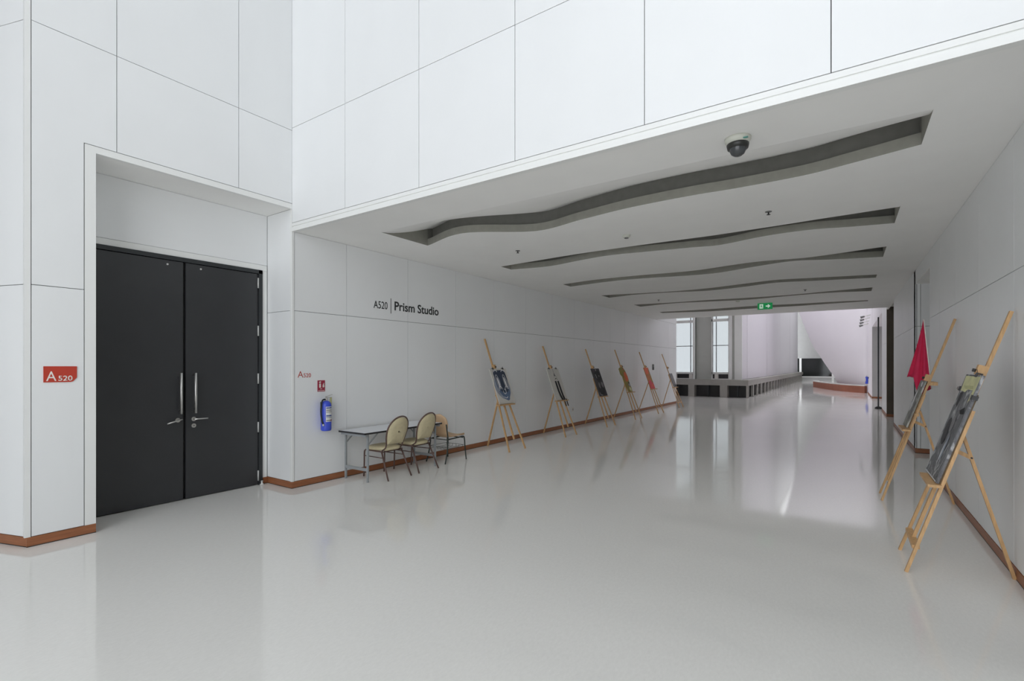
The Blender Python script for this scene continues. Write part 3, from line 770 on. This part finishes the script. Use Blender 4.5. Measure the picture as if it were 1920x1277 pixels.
# ------------------------------------------------------------------ oval backed chairs
def oval_chair(loc, rz, label):
    """local +y is the front"""
    t = tag(empty('banquet_chair', loc, (0, 0, rz)), label, 'chair', 'cream oval-backed chairs at the folding table')
    pts = []
    n = 28
    for k in range(n):
        a = 2 * math.pi * k / n; ca, sa = math.cos(a), math.sin(a)
        r = 1 / (abs(ca) ** 3.2 + abs(sa) ** 3.2) ** (1 / 3.2)
        x = 0.205 * r * ca; y = 0.215 * r * sa
        x *= 1.0 + 0.12 * y / 0.215
        pts.append((x, y + 0.03))
    s = MB()
    rows = []
    for f, zz in ((0.86, 0.405), (0.99, 0.415), (1.0, 0.435), (0.96, 0.455), (0.80, 0.468), (0.4, 0.472)):
        rows.append([(x * f, (y - 0.03) * f + 0.03, zz) for x, y in pts] + [(pts[0][0] * f, (pts[0][1] - 0.03) * f + 0.03, zz)])
    s.grid(rows); s.flat([(x * 0.4, (y - 0.03) * 0.4 + 0.03) for x, y in pts], 0.472); s.flat([(x * 0.86, (y - 0.03) * 0.86 + 0.03) for x, y in pts], 0.405)
    bmesh.ops.remove_doubles(s.bm, verts=s.bm.verts[:], dist=1e-5)
    s.build('seat', 'vinyl_cream', t)
    # back: rounded arch panel, leaning
    def bp(u, v, off=0.0):      # u lateral, v height
        yb = -0.155 - 0.16 * ((v - 0.42) / 0.5) ** 1.1 if v > 0.42 else -0.155
        return Vector((u, yb + off - 0.02 * (1 - (u / 0.2) ** 2), v))
    prof = [(-0.150, 0.50), (-0.176, 0.60), (-0.186, 0.70), (-0.170, 0.785), (-0.125, 0.85), (-0.065, 0.887), (0, 0.898)]
    prof = prof + [(-u, v) for u, v in prof[-2::-1]]
    arch = arc([(u, v, 0) for u, v in prof], 4)
    b = MB()
    cx, cy = 0.0, 0.68
    rr = []
    for f, o_ in ((0.96, 0.016), (0.99, 0.006), (0.99, -0.008), (0.95, -0.016), (0.5, -0.02), (0.06, -0.02)):
        rr.append([bp(cx + (p.x - cx) * f, cy + (p.y - cy) * f, o_) for p in arch] + [bp(cx + (arch[0].x - cx) * f, cy + (arch[0].y - cy) * f, o_)])
    rr = [[bp(cx + (p.x - cx) * f, cy + (p.y - cy) * f, 0.022) for p in arch] + [bp(cx + (arch[0].x - cx) * f, cy + (arch[0].y - cy) * f, 0.022)] for f in (0.06, 0.5, 0.93)] + rr
    b.grid(rr)
    b.build('backrest', 'vinyl_cream', t)
    fp = [Vector((-0.165, -0.10, 0.405)), Vector((-0.158, -0.165, 0.45))] + [bp(p.x * 1.05, 0.5 + (p.y - 0.5) * 1.03) for p in arch] + [Vector((0.158, -0.165, 0.45)), Vector((0.165, -0.10, 0.405))]
    MB().tube(fp, 0.011, 8).build('back_frame', 'chair_brown', t)
    for sx in (-1, 1):
        MB().tube(arc([(sx * 0.195, 0.265, 0.0), (sx * 0.195, 0.255, 0.20), (sx * 0.195, 0.25, 0.36), (sx * 0.195, 0.225, 0.397), (sx * 0.195, 0.17, 0.40), (sx * 0.19, -0.14, 0.398)], 4), 0.0115, 8).build('leg', 'chair_brown', t)
        MB().tube([(sx * 0.19, -0.12, 0.398), (sx * 0.225, -0.30, 0.0)], 0.0115, 8).build('leg', 'chair_brown', t)
        MB().tube([(sx * 0.195, 0.253, 0.31), (sx * 0.199, -0.16, 0.31)], 0.008, 6).build('stretcher', 'chair_brown', t)
    for yy_ in (0.20, -0.11): MB().tube([(-0.192, yy_, 0.388), (0.192, yy_, 0.388)], 0.009, 6).build('seat_rail', 'chair_brown', t)
    return t
oval_chair((-5.70, 5.075, 0), R(90), 'cream oval-backed chair with brown frame, nearer of two at the table')
c2 = oval_chair((-5.72, 5.69, 0), R(90 + 2), 'cream oval-backed chair with brown frame, beside the beige shell chair')

# ------------------------------------------------------------------ shell chair
def shell_chair(loc, rz):
    t = tag(empty('shell_chair', loc, (0, 0, rz)), 'beige moulded shell chair with dark frame at far table end', 'chair')
    prof = [(0.24, 0.405, 0.19), (0.225, 0.435, 0.205), (0.14, 0.43, 0.215), (0.0, 0.415, 0.215), (-0.11, 0.425, 0.20), (-0.17, 0.465, 0.175), (-0.20, 0.54, 0.165), (-0.22, 0.62, 0.19), (-0.245, 0.71, 0.20), (-0.262, 0.775, 0.17), (-0.27, 0.81, 0.11), (-0.272, 0.822, 0.05)]
    c = arc([(y, z, w) for y, z, w in prof], 3)
    rows = []
    for p in c:
        y, z, w = p
        row = []
        for k in range(9):
            u = -1 + 2 * k / 8
            lift = 0.03 * u * u
            row.append((w * u, y + (lift if z > 0.5 else 0.0), z + (lift if z <= 0.5 else 0)))
        rows.append(row)
    MB().grid(rows).build('shell', 'shell_beige', t, solid=0.014)
    for sx in (-1, 1):
        MB().tube(arc([(sx * 0.215, 0.27, 0), (sx * 0.205, 0.25, 0.2), (sx * 0.20, 0.235, 0.38), (sx * 0.195, 0.20, 0.41), (sx * 0.185, 0.10, 0.405), (sx * 0.18, -0.17, 0.395)], 4), 0.011, 8).build('leg', 'chair_green', t)
        MB().tube(arc([(sx * 0.215, -0.28, 0), (sx * 0.205, -0.22, 0.2), (sx * 0.20, -0.195, 0.40), (sx * 0.205, -0.225, 0.55), (sx * 0.21, -0.25, 0.66)], 4), 0.011, 8).build('leg', 'chair_green', t)
    for yy_ in (-0.18, 0.2): MB().tube([(-0.20, yy_, 0.391), (0.20, yy_, 0.391)], 0.008, 6).build('seat_rail', 'chair_green', t)
    k = MB()
    for x in (-0.19, -0.11, -0.04, 0.04, 0.11, 0.19): k.tube([(x, -0.2, 0.265), (x, -0.2, 0.225), (x, 0.2, 0.225), (x, 0.2, 0.265)], 0.003, 5)
    for y in (-0.2, 0.2): k.tube([(-0.2, y * 1.05, 0.265), (0.2, y * 1.05, 0.265)], 0.0035, 5)
    for sx in (-1, 1): k.tube([(sx * 0.205, -0.21, 0.265), (sx * 0.205, 0.24, 0.265)], 0.0035, 5)
    k.build('basket', 'chair_green', t)
    return t
shell_chair((-5.76, 6.50, 0), R(0))

# ------------------------------------------------------------------ easels and paintings
def easel(yc, xf, side, k, Ht, rb, zb, zt, label, crossbar=False, roff=0.0, brace=False, yaw=0.0, spread=0.28, top_spread=0.13):
    rz = R(90) if side < 0 else R(-90)
    t = tag(empty('easel', (xf, yc, 0), (0, 0, rz + yaw)), label, 'easel', 'wooden tripod easels along the corridor')
    def P(x, z, off=0.0): return Vector((x, k * z - off, z))
    for sx in (-1, 1):
        MB().beam(P(sx * spread, 0.0), P(sx * top_spread, 1.30, 0.0), 0.034, 0.022).build('front_leg', 'easel_wood', t)
    MB().beam(P(0, 0.21, -0.004), P(0, Ht, -0.004), 0.036, 0.024).build('mast', 'easel_wood', t)
    MB().beam(P(0, 1.10, -0.03), (roff, rb, 0), 0.034, 0.022).build('rear_leg', 'easel_wood', t)
    MB().beam(P(-0.18, 1.06), P(0.18, 1.06), 0.03, 0.04, (0, 0, 1)).build('hinge_bar', 'easel_wood', t)
    MB().beam(P(-0.27, zb - 0.012, 0.045), P(0.27, zb - 0.012, 0.045), 0.022, 0.085, (0, 0, 1)).build('tray', 'easel_wood', t)
    MB().beam(P(0, zt + 0.003, 0.02), P(0, zt + 0.078, 0.02), 0.06, 0.065).build('top_clamp', 'easel_wood', t)
    kn = P(0, zt + 0.04, 0.05)
    MB().tube([kn, kn + Vector((0, -0.025, 0.006))], 0.013, 8).build('knob', 'device_dark', t)
    if crossbar: MB().beam(P(-spread + 0.03, 0.2), P(spread - 0.03, 0.2), 0.03, 0.05, (0, 0, 1)).build('crossbar', 'easel_wood', t)
    if brace:
        a = P(0, 0.97, -0.01); h0 = P(0, 1.10, -0.03); q = h0.lerp(Vector((roff, rb, 0)), 0.17)
        MB().beam(a, q, 0.02, 0.03).build('strut', 'easel_wood', t)
        MB().tube([q + Vector((-0.03, 0, 0)), q + Vector((0.03, 0, 0))], 0.007, 8).build('bolt', 'device_dark', t)
    return t

def board(yc, xf, side, k, zb, zt, w, label, name='painting', face='canvas_white', sideM='canvas_side', off=0.0, th=0.018, yaw=0.0, shift=0.0, poly=None):
    """board standing on the tray; local x right, y up the slope, z out of the picture"""
    rz = (R(90) if side < 0 else R(-90)) + yaw
    n = math.hypot(k, 1); th_a = math.atan2(1, k)
    base = Vector((shift, k * zb - 0.021 , zb))
    base = Matrix.Rotation(rz, 4, 'Z') @ base + Vector((xf, yc, 0))
    t = tag(empty(name, base, (th_a, 0, rz)), label, 'painting', 'pictures shown on the easels')
    h = (zt - zb) * n
    m = MB(); m.prism(poly if poly else [(-w / 2, 0), (w / 2, 0), (w / 2, h), (-w / 2, h)], 0, th)
    m.build('board', face, t)
    t['h'] = h; t['w'] = w; t['th'] = th
    return t
def ell(cx, cy, rx, ry, n=22, rot=0.0, a0=0, a1=360):
    out = []
    for i in range(n):
        a = R(a0 + (a1 - a0) * i / (n if a1 - a0 == 360 else n - 1)); x, y = rx * math.cos(a), ry * math.sin(a)
        out.append((cx + x * math.cos(rot) - y * math.sin(rot), cy + x * math.sin(rot) + y * math.cos(rot)))
    return out
def blob(cx, cy, rx, ry, seed, amp=0.12, n=26):
    rd = random.Random(seed); ph = [rd.uniform(0, 6.28) for _ in range(4)]
    return [(cx + rx * math.cos(a) * (1 + amp * sum(math.sin((j + 2) * a + ph[j]) / (j + 1) for j in range(4)) / 1.5), cy + ry * math.sin(a) * (1 + amp * sum(math.sin((j + 2) * a + ph[j]) / (j + 1) for j in range(4)) / 1.5)) for a in [2 * math.pi * i / n for i in range(n)]]
class Art:
    def __init__(s, parent): s.p = parent; s.z = parent['th'] + 0.0006; s.mb = MB(); s.mats = []
    def _m(s, m):
        if m not in s.mats: s.mats.append(m)
        s.mb.mi = s.mats.index(m)
    def fill(s, m, poly): s._m(m); s.mb.flat(poly, s.z); s.z += 0.0004
    def line(s, m, pts, w, closed=False):
        s._m(m); P = [Vector((p[0], p[1])) for p in pts]
        if closed: P.append(P[0].copy())
        L, Q = [], []
        for i, p in enumerate(P):
            d = (P[min(i + 1, len(P) - 1)] - P[max(i - 1, 0)])
            if closed and i in (0, len(P) - 1): d = P[1] - P[-2]
            d = d.normalized(); nn = Vector((-d.y, d.x)) * w / 2
            L.append((p.x + nn.x, p.y + nn.y, s.z)); Q.append((p.x - nn.x, p.y - nn.y, s.z))
        s.mb.grid([L, Q], False); s.z += 0.0004
    def done(s):
        s.mb.build('artwork', s.mats, s.p, fix=False)

def clip_on(t, x, y, label, rot=0.0):
    """binder clip gripping the board edge: a thing of its own; x, y in the board frame"""
    M = Matrix.LocRotScale(t.location, t.rotation_euler, None)
    c = tag(empty('binder_clip', M @ Vector((x, y, 0.012)), t.rotation_euler), label, 'clip', 'black binder clips on the pictures')
    b = MB().prism([(-0.02, -0.018), (0.02, -0.018), (0.016, 0.014), (-0.016, 0.014)], 0.0075, 0.018).prism([(-0.02, -0.018), (0.02, -0.018), (0.016, 0.014), (-0.016, 0.014)], -0.024, -0.0125).box((-0.016, 0.012, -0.024), (0.016, 0.018, 0.018))
    b.build('jaw', 'device_dark', c)
    MB().tube([(-0.007, 0.016, 0.01), (-0.009, 0.04, 0.02), (0.009, 0.04, 0.02), (0.007, 0.016, 0.01)], 0.0018, 5).build('wire_handle', 'device_dark', c)
    if rot:
        c.rotation_mode = 'QUATERNION'; c.rotation_quaternion = t.rotation_euler.to_quaternion() @ Matrix.Rotation(rot, 4, 'Z').to_quaternion()
    return c

KL = 0.365
# 1: blue face on white paper
easel(8.03, -5.29, -1, KL, 2.19, 0.80, 0.89, 1.58, 'wooden easel under the blue mask painting, first from the table', roff=0.10)
p = board(8.12, -5.29, -1, KL, 0.89, 1.58, 0.56, 'white painting of an abstract blue mask face in white outlines')
a = Art(p); H = p['h']
a.fill('paint_haze', blob(-0.02, H * 0.52, 0.235, H * 0.43, 3))
a.fill('paint_blue', blob(0.0, H * 0.55, 0.215, H * 0.385, 5))
a.fill('paint_navy', [(-0.19, H * 0.95), (0.17, H * 0.96), (0.20, H * 0.88), (0.215, H * 0.7), (0.19, H * 0.48), (0.13, H * 0.34), (0.02, H * 0.27), (-0.09, H * 0.34), (-0.16, H * 0.46), (-0.20, H * 0.66), (-0.215, H * 0.86)])
a.fill('paint_blue', blob(0.03, H * 0.2, 0.09, H * 0.12, 11))
for sx in (-1, 1):
    a.line('paint_white', ell(sx * 0.125, H * 0.88, 0.062, 0.055, 12, 0, 20, 160), 0.017)
    a.line('paint_white', ell(sx * 0.12, H * 0.62, 0.05, 0.15, 22, 0.1), 0.010, True)
    a.fill('paint_white', ell(sx * 0.115, H * 0.60, 0.026, 0.115, 18, 0.1))
    a.line('paint_white', ell(sx * 0.105, H * 0.40, 0.058, 0.065, 16, 0, 0, 200), 0.013)
a.line('paint_white', ell(0.0, H * 0.34, 0.048, 0.05, 18, 0, -200, 90), 0.013)
a.line('paint_white', ell(0.0, H * 0.215, 0.06, 0.045, 12, 0, 200, 340), 0.014)
a.done()
clip_on(p, -0.18, H, 'black binder clip at top left of the blue mask painting'); clip_on(p, 0.16, H, 'black binder clip at top right of the blue mask painting')
# 2: figure with long black legs
easel(10.38, -5.33, -1, KL, 2.12, 0.80, 0.83, 1.57, 'wooden easel under the long black legs drawing, second from the table', roff=0.08)
p = board(10.42, -5.33, -1, KL, 0.83, 1.57, 0.56, 'pale drawing of a figure with long black dangling legs')
a = Art(p); H = p['h']
a.line('paint_char', [(0.0, H), (0.0, H * 0.86), (0.0, H * 0.78)], 0.010)
a.fill('paint_char', [(-0.018, H * 0.84), (0.018, H * 0.84), (0.022, H * 0.775), (0.07, H * 0.765), (-0.06, H * 0.765), (-0.022, H * 0.775)])
a.line('paint_char', ell(0.015, H * 0.70, 0.065, 0.05, 14, 0, 0, 180), 0.007)
a.line('paint_black', ell(0.02, H * 0.63, 0.05, 0.045, 12, 0, 0, 180), 0.016)
for sx in (-1, 1):
    a.line('paint_black', [(0.02 + sx * 0.06, H * 0.60), (0.025 + sx * 0.062, H * 0.45), (0.03 + sx * 0.062, H * 0.28), (0.05 + sx * 0.055, H * 0.12), (0.085 + sx * 0.05, 0.002)], 0.082)
a.done()
lg = MB()   # the paper legs that hang over the tray edge
for sx in (-1, 1):
    x = 0.095 + sx * 0.048
    lg.box((x - 0.026, -0.17, 0.052), (x + 0.026, 0.01, 0.054)); lg.box((x - 0.026, 0.008, 0.018), (x + 0.026, 0.01, 0.054))
lg.build('paper_legs', 'paint_black', p)
clip_on(p, -0.17, H, 'black binder clip at top left of the black legs drawing'); clip_on(p, 0.17, H, 'black binder clip at top right of the black legs drawing')
# 3: charcoal panel
easel(12.65, -5.28, -1, KL, 2.11, 0.82, 0.81, 1.56, 'wooden easel under the charcoal panel, third from the table', roff=0.08)
p = board(12.74, -5.28, -1, KL, 0.81, 1.56, 0.52, 'charcoal black picture with small pale grey marks', face='paint_char')
a = Art(p); H = p['h']
a.fill('paint_black', blob(0.03, H * 0.72, 0.17, 0.19, 4)); a.fill('paint_black', blob(0.0, H * 0.22, 0.2, 0.13, 6))
a.fill('paint_white', [(-0.11, H * 0.78), (-0.09, H * 0.79), (-0.07, H * 0.64), (-0.085, H * 0.64)])
a.fill('paint_grey', blob(-0.06, H * 0.38, 0.05, 0.085, 2)); a.fill('paint_grey', blob(0.14, H * 0.40, 0.06, 0.09, 8)); a.fill('paint_grey', blob(0.1, H * 0.72, 0.03, 0.03, 8))
a.line('paint_white', [(-0.2, H * 0.13), (-0.17, 0.03), (-0.05, 0.02)], 0.012)
a.line('paint_white', [(0.0, H * 0.98), (0.01, H * 0.9)], 0.02)
a.done()
# 4: olive and orange cut-out
easel(14.85, -5.30, -1, KL, 2.15, 0.82, 0.83, 1.58, 'wooden easel under the olive and orange cut-out, fourth from the table')
p = board(14.80, -5.30, -1, KL, 0.83, 1.58, 0.5, 'irregular olive and orange cut-out collage picture', face='paint_olive',
          poly=[(-0.10, 0), (0.22, 0), (0.24, 0.12), (0.22, 0.3), (0.25, 0.5), (0.2, 0.68), (0.10, 0.80), (-0.15, 0.80), (-0.25, 0.76), (-0.26, 0.58), (-0.16, 0.5), (-0.15, 0.3)])
a = Art(p)
a.fill('paint_orange', blob(0.10, 0.50, 0.115, 0.17, 3)); a.fill('paint_amber', blob(-0.02, 0.42, 0.08, 0.1, 5)); a.fill('paint_char', [(0.10, 0.30), (0.21, 0.33), (0.2, 0.27), (0.12, 0.25)])
a.fill('paint_haze', blob(0.15, 0.22, 0.06, 0.05, 7)); a.fill('paint_lime', blob(0.12, 0.09, 0.08, 0.07, 9)); a.fill('paint_pink', blob(0.06, 0.74, 0.03, 0.03, 9))
a.done()
# 5: orange panel
easel(17.08, -5.30, -1, KL, 2.13, 0.82, 0.84, 1.57, 'wooden easel under the orange panel, fifth from the table')
p = board(17.05, -5.30, -1, KL, 0.84, 1.57, 0.46, 'narrow orange panel picture with pink lower part', face='paint_amber')
a = Art(p); H = p['h']
a.fill('paint_orange', [(-0.2, H * 0.99), (0.2, H * 0.99), (0.2, H * 0.74), (-0.2, H * 0.68)]); a.fill('paint_pink', [(-0.22, 0.0), (0.22, 0.0), (0.22, H * 0.24), (0.0, H * 0.42), (-0.22, H * 0.34)])
a.fill('paint_olive', [(0.1, H * 0.3), (0.2, H * 0.26), (0.21, H * 0.9), (0.14, H * 0.9)]); a.fill('paint_orange', blob(0.05, H * 0.14, 0.05, 0.07, 4))
a.done()
# 6: small grey board
easel(19.86, -5.36, -1, KL, 2.11, 0.76, 0.80, 1.52, 'wooden easel with a small grey board, farthest on the left', crossbar=True)
p = board(19.92, -5.36, -1, KL, 0.80, 1.33, 0.36, 'small plain grey board, farthest picture on the left', face='paint_grey', shift=0.02)
a = Art(p)
a.fill('paint_black', blob(0.02, 0.06, 0.07, 0.05, 4)); a.done()
# 7: near right easel
KR = 0.318
easel(5.335, 0.40, 1, KR, 2.07, 0.68, 0.715, 1.57, 'large wooden easel nearest the camera on the right', crossbar=True, brace=True, spread=0.285, top_spread=0.19)
p = board(5.42, 0.40, 1, KR, 0.715, 1.57, 0.60, 'tall grey collage with a pale yellow top strip, nearest right easel', face='collage_grey')
a = Art(p); H = p['h']
a.fill('paint_lime', [(-0.28, H * 0.985), (0.28, H * 0.985), (0.275, H * 0.80), (0.18, H * 0.74), (0.2, H * 0.86), (0.02, H * 0.86), (-0.06, H * 0.83), (-0.25, H * 0.84)])
a.fill('tag_yellow', [(-0.2, H * 0.89), (0.15, H * 0.90), (0.2, H * 0.87), (-0.1, H * 0.86)])
a.fill('paint_char', [(-0.22, H * 0.82), (-0.1, H * 0.83), (-0.12, H * 0.68), (-0.2, H * 0.7)])
a.fill('paint_white', [(-0.29, 0.03), (-0.278, 0.03), (-0.278, H * 0.82), (-0.29, H * 0.82)])
a.fill('paint_white', [(0.29, 0.02), (0.296, 0.02), (0.296, H * 0.98), (0.29, H * 0.98)])
a.fill('paint_white', [(-0.29, 0.004), (0.29, 0.004), (0.29, 0.014), (-0.29, 0.014)])
a.fill('paint_black', [(0.05, H * 0.66), (0.2, H * 0.70), (0.24, H * 0.64), (0.12, H * 0.63)])
a.fill('paint_grey', blob(0.0, H * 0.52, 0.07, 0.07, 3)); a.fill('paint_char', blob(-0.12, H * 0.44, 0.09, 0.12, 12)); a.fill('paint_haze', blob(0.09, H * 0.3, 0.03, 0.12, 14))
a.fill('paint_white', [(0.03, H * 0.25), (0.055, H * 0.36), (0.07, H * 0.24), (0.05, H * 0.12)])
a.done()
MB().box((-0.30, 0.0, -0.009), (0.30, H * 0.83, -0.0008)).build('backing_board', 'board_back', p)
clip_on(p, 0.12, H, 'black binder clip on top edge of the nearest right collage'); clip_on(p, -0.30, H * 0.855, 'black binder clip on left edge of the nearest right collage', R(90)); clip_on(p, 0.30, H * 0.80, 'black binder clip on right edge of the nearest right collage', R(-90))
# 8: second right easel
easel(7.76, 0.365, 1, KR, 2.20, 0.70, 0.89, 1.46, 'wooden easel beside the pink flag, second on the right', roff=-0.06, spread=0.21, top_spread=0.12, brace=True)
p = board(7.92, 0.365, 1, KR, 0.89, 1.46, 0.42, 'crumpled silvery grey collage board beside the pink flag', face='collage_foil')
a = Art(p); H = p['h']
a.fill('paint_white', blob(-0.1, H * 0.55, 0.05, 0.16, 3)); a.fill('paint_white', blob(0.06, H * 0.92, 0.09, 0.03, 5)); a.fill('paint_white', [(-0.2, 0.01), (-0.17, 0.01), (-0.16, H * 0.5), (-0.2, H * 0.5)])
a.fill('paint_grey', blob(0.1, H * 0.35, 0.06, 0.12, 8)); a.done()

# ------------------------------------------------------------------ pink flag on a thin white pole clamped to the second right easel
fg = tag(empty('pink_flag', (0.90, 8.16, 1.35)), 'crimson pink cloth flag draped on a thin pole, behind the second right easel', 'flag')
MB().tube([(0.0, 0.0, 0.0), (-0.075, 0.02, 0.89)], 0.006, 8).build('pole', 'print_white', fg)
top = Vector((-0.075, 0.02, 0.89)); bot = Vector((0.0, 0.0, 0.02))
rows = []
nu = 14
low = [0.055, 0.04, 0.03, 0.04, 0.02, -0.02, -0.05, -0.04, 0.0, 0.10, 0.20, 0.195, 0.20, 0.205, 0.20]
for k in range(13):
    v = k / 12; row = []
    for j in range(nu + 1):
        u = j / nu
        hem = low[j]
        z = 0.89 + (hem - 0.05 - 0.89) * v
        wdt = 0.02 + 0.36 * v ** 1.15
        pole = top.lerp(bot, v)
        x = pole.x - 0.225 * u * v ** 1.15
        y = pole.y + 0.012 + 0.16 * u * v
        fold = 0.028 * math.sin(u * 15 + 1.0) * min(1, v * 1.6)
        row.append((x + fold * 0.25 - 0.004, y + fold * 0.9, z))
    rows.append(row)
MB().grid(rows).build('cloth', 'flag_red', fg, solid=0.003)
MB().box((-0.085, -0.42, 0.06), (0.012, 0.012, 0.10)).build('clamp', 'easel_wood', fg)

# ------------------------------------------------------------------ ceiling fittings
dm = tag(empty('dome_camera', (-0.71, 4.25, ZC)), 'white and black dome camera on ceiling near corridor mouth', 'camera')
MB().lathe([(0.0, 0.0), (0.098, 0.0), (0.096, -0.018), (0.082, -0.045), (0.0, -0.045)], n=28).build('base', 'cam_white', dm)
MB().lathe([(0.080, -0.044), (0.083, -0.05), (0.076, -0.082), (0.0, -0.085)], n=28).build('collar', 'cam_dark', dm)
MB().lathe([(0.062, -0.080), (0.060, -0.098), (0.048, -0.122), (0.028, -0.137), (0.0, -0.142)], n=24).build('dome', 'cam_dome', dm)
MB().box((0.05, -0.076, -0.037), (0.085, -0.06, -0.029)).build('badge', 'cctv_teal', dm)

def sprinkler(x, y, label, group=None):
    t = tag(empty('sprinkler', (x, y, ZC)), label, 'sprinkler', 'ceiling sprinklers')
    MB().lathe([(0.0, 0.0), (0.038, 0.0), (0.034, -0.006), (0.012, -0.008), (0.0, -0.008)], n=14).build('escutcheon', 'device_grey', t)
    MB().lathe([(0.008, -0.006), (0.008, -0.03), (0.022, -0.034), (0.022, -0.037), (0.0, -0.037)], n=10).build('head', 'device_dark', t)
sprinkler(-4.26, 6.47, 'small sprinkler before the second ceiling slot, above the table side')
sprinkler(-0.75, 6.47, 'small sprinkler before the second ceiling slot, beyond the dome camera')
sprinkler(-4.24, 13.44, 'tiny sprinkler far along the ceiling above the left easels')
sprinkler(-0.80, 13.59, 'tiny sprinkler far along the ceiling toward right wall')
sd = tag(empty('smoke_detector', (-2.51, 6.54, ZC)), 'round white smoke detector between the first two ceiling slots', 'detector')
MB().lathe([(0.0, 0.0), (0.055, 0.0), (0.054, -0.018), (0.042, -0.032), (0.02, -0.038), (0.0, -0.038)], n=20).build('body', 'cam_white', sd)
MB().lathe([(0.030, -0.036), (0.028, -0.046), (0.0, -0.048)], n=14).build('sensor', 'device_grey', sd)
sd2 = tag(empty('smoke_detector', (-2.49, 15.9 - 1.0, ZC)), 'faint white smoke detector far along ceiling near the exit sign', 'detector')
MB().lathe([(0.0, 0.0), (0.055, 0.0), (0.054, -0.018), (0.042, -0.032), (0.0, -0.038)], n=16).build('body', 'cam_white', sd2)

ex = tag(empty('exit_sign', (-1.92, 15.8, 3.35)), 'green hanging exit sign with running man and white arrow', 'sign')
MB().box((-0.19, -0.02, -0.09), (0.19, 0.02, 0.09)).build('light_box', 'exit_green', ex, bevel=0.004)
ri = Matrix(((1, 0, 0, 0), (0, 0, 1, -0.0206), (0, 1, 0, 0), (0, 0, 0, 1)))
em = MB()
def vface(poly, y=-0.0208):
    em._add([(x, y, z) for x, z in poly], [tuple(range(len(poly)))])
vface([(-0.14, -0.062), (-0.045, -0.062), (-0.045, 0.062), (-0.14, 0.062)])
em.build('white_door', 'exit_white', ex, fix=False)
em = MB()
vface([(0.02, -0.018), (0.075, -0.018), (0.075, -0.06), (0.14, 0.0), (0.075, 0.06), (0.075, 0.018), (0.02, 0.018)])
em.build('arrow', 'exit_white', ex, fix=False)
mn = MB()
for poly in ([(-0.098, 0.03), (-0.083, 0.03), (-0.083, 0.046), (-0.098, 0.046)], [(-0.115, 0.022), (-0.085, 0.025), (-0.078, -0.012), (-0.10, -0.014)],
             [(-0.10, -0.012), (-0.09, -0.012), (-0.108, -0.05), (-0.122, -0.046)], [(-0.088, -0.012), (-0.078, -0.012), (-0.06, -0.035), (-0.068, -0.05)],
             [(-0.115, 0.02), (-0.108, 0.02), (-0.12, -0.004), (-0.128, 0.0)], [(-0.088, 0.022), (-0.082, 0.02), (-0.058, 0.004), (-0.062, -0.003)]):
    mn._add([(x, -0.0214, z) for x, z in poly], [(0, 1, 2, 3)])
mn.build('running_man', 'exit_green', ex, fix=False)
for x in (-0.12, 0.12): MB().tube([(x, 0, 0.088), (x, 0, 0.101)], 0.006, 6).build('hanger', 'device_grey', ex)

# small wall fittings
sw = tag(empty('wall_reader', (XL + 0.001, 18.78, 1.48), RW), 'small dark card reader on left wall behind the far easels', 'card reader')
MB().box((-0.06, 0, 0), (0.06, 0.22, 0.03)).build('housing', 'device_grey', sw, bevel=0.004)
MB().box((-0.05, 0.01, 0.03), (0.05, 0.11, 0.034)).build('keypad', 'device_dark', sw)
ol = tag(empty('wall_outlet', (XL + 0.001, 12.05, 0.40), RW), 'white power outlet low on left wall, behind third easel', 'outlet')
MB().box((-0.035, 0, 0), (0.035, 0.12, 0.009)).build('plate', 'print_white', ol, bevel=0.002)
MB().box((-0.015, 0.035, 0.009), (0.015, 0.085, 0.011)).build('socket', 'device_grey', ol)

# dark post at the far right bay
pt = tag(empty('dark_post', (XR - 0.06, 23.5, 0)), 'slim dark post standing at the far right bay', 'post')
MB().box((-0.022, -0.03, 0.04), (0.022, 0.03, 3.5)).build('shaft', 'door_frame', pt)
MB().lathe([(0.0, 0.0), (0.12, 0.0), (0.11, 0.05), (0.05, 0.09), (0.0, 0.09)], n=14).build('foot', 'skirting_black', pt)

# spot lights high on the far right
for i, (dy, dz, lb_) in enumerate(((0, 0, 'lowest of four small spotlights high on the far right wall'), (-1.1, 0.17, 'second lowest of four small spotlights high on the far right wall'),
                                   (-2.2, 0.34, 'third of four small spotlights high on the far right wall'), (-3.1, 0.52, 'highest of four small spotlights high on the far right wall'))):
    s = tag(empty('spotlight', (XR - 0.30, 35.6 + dy, 4.0 + dz * 0.5)), lb_, 'spotlight', 'four spotlights by the far right wall')
    MB().tube([(0.02, 0, 0.02), (0.30, 0, 0.10)], 0.02, 6).build('arm', 'cam_white', s)
    MB().tube([(-0.14, 0, -0.03), (0.04, 0, 0.02)], [0.065, 0.045], 10).build('head', 'device_grey', s)

# curved brown bench in the atrium
bn = tag(empty('curved_bench', (0, 0, 0)), 'low curved brown bench at foot of the leaning white wall', 'bench')
fp = arc([(-2.10, 45.8, 0), (-2.06, 44.6, 0), (-1.35, 41.6, 0), (-0.25, 38.2, 0), (0.93, 36.35, 0)], 6)
bp_ = [(p.x + 0.36, p.y + 0.24) for p in fp]
rows = [[(p.x, p.y, 0.0) for p in fp], [(p.x, p.y, 0.40) for p in fp]]
fb = MB()
poly = [(p.x, p.y) for p in fp] + [(min(x, 1.05), y) for x, y in bp_[::-1]]
fb.grid([[(x, y, 0.0) for x, y in poly + poly[:1]], [(x, y, 0.41) for x, y in poly + poly[:1]]], False)
fb.build('riser', 'brick_brown', bn)
tp = MB(); tp.prism(poly, 0.41, 0.46); tp.build('top_slab', 'stone_grey', bn)
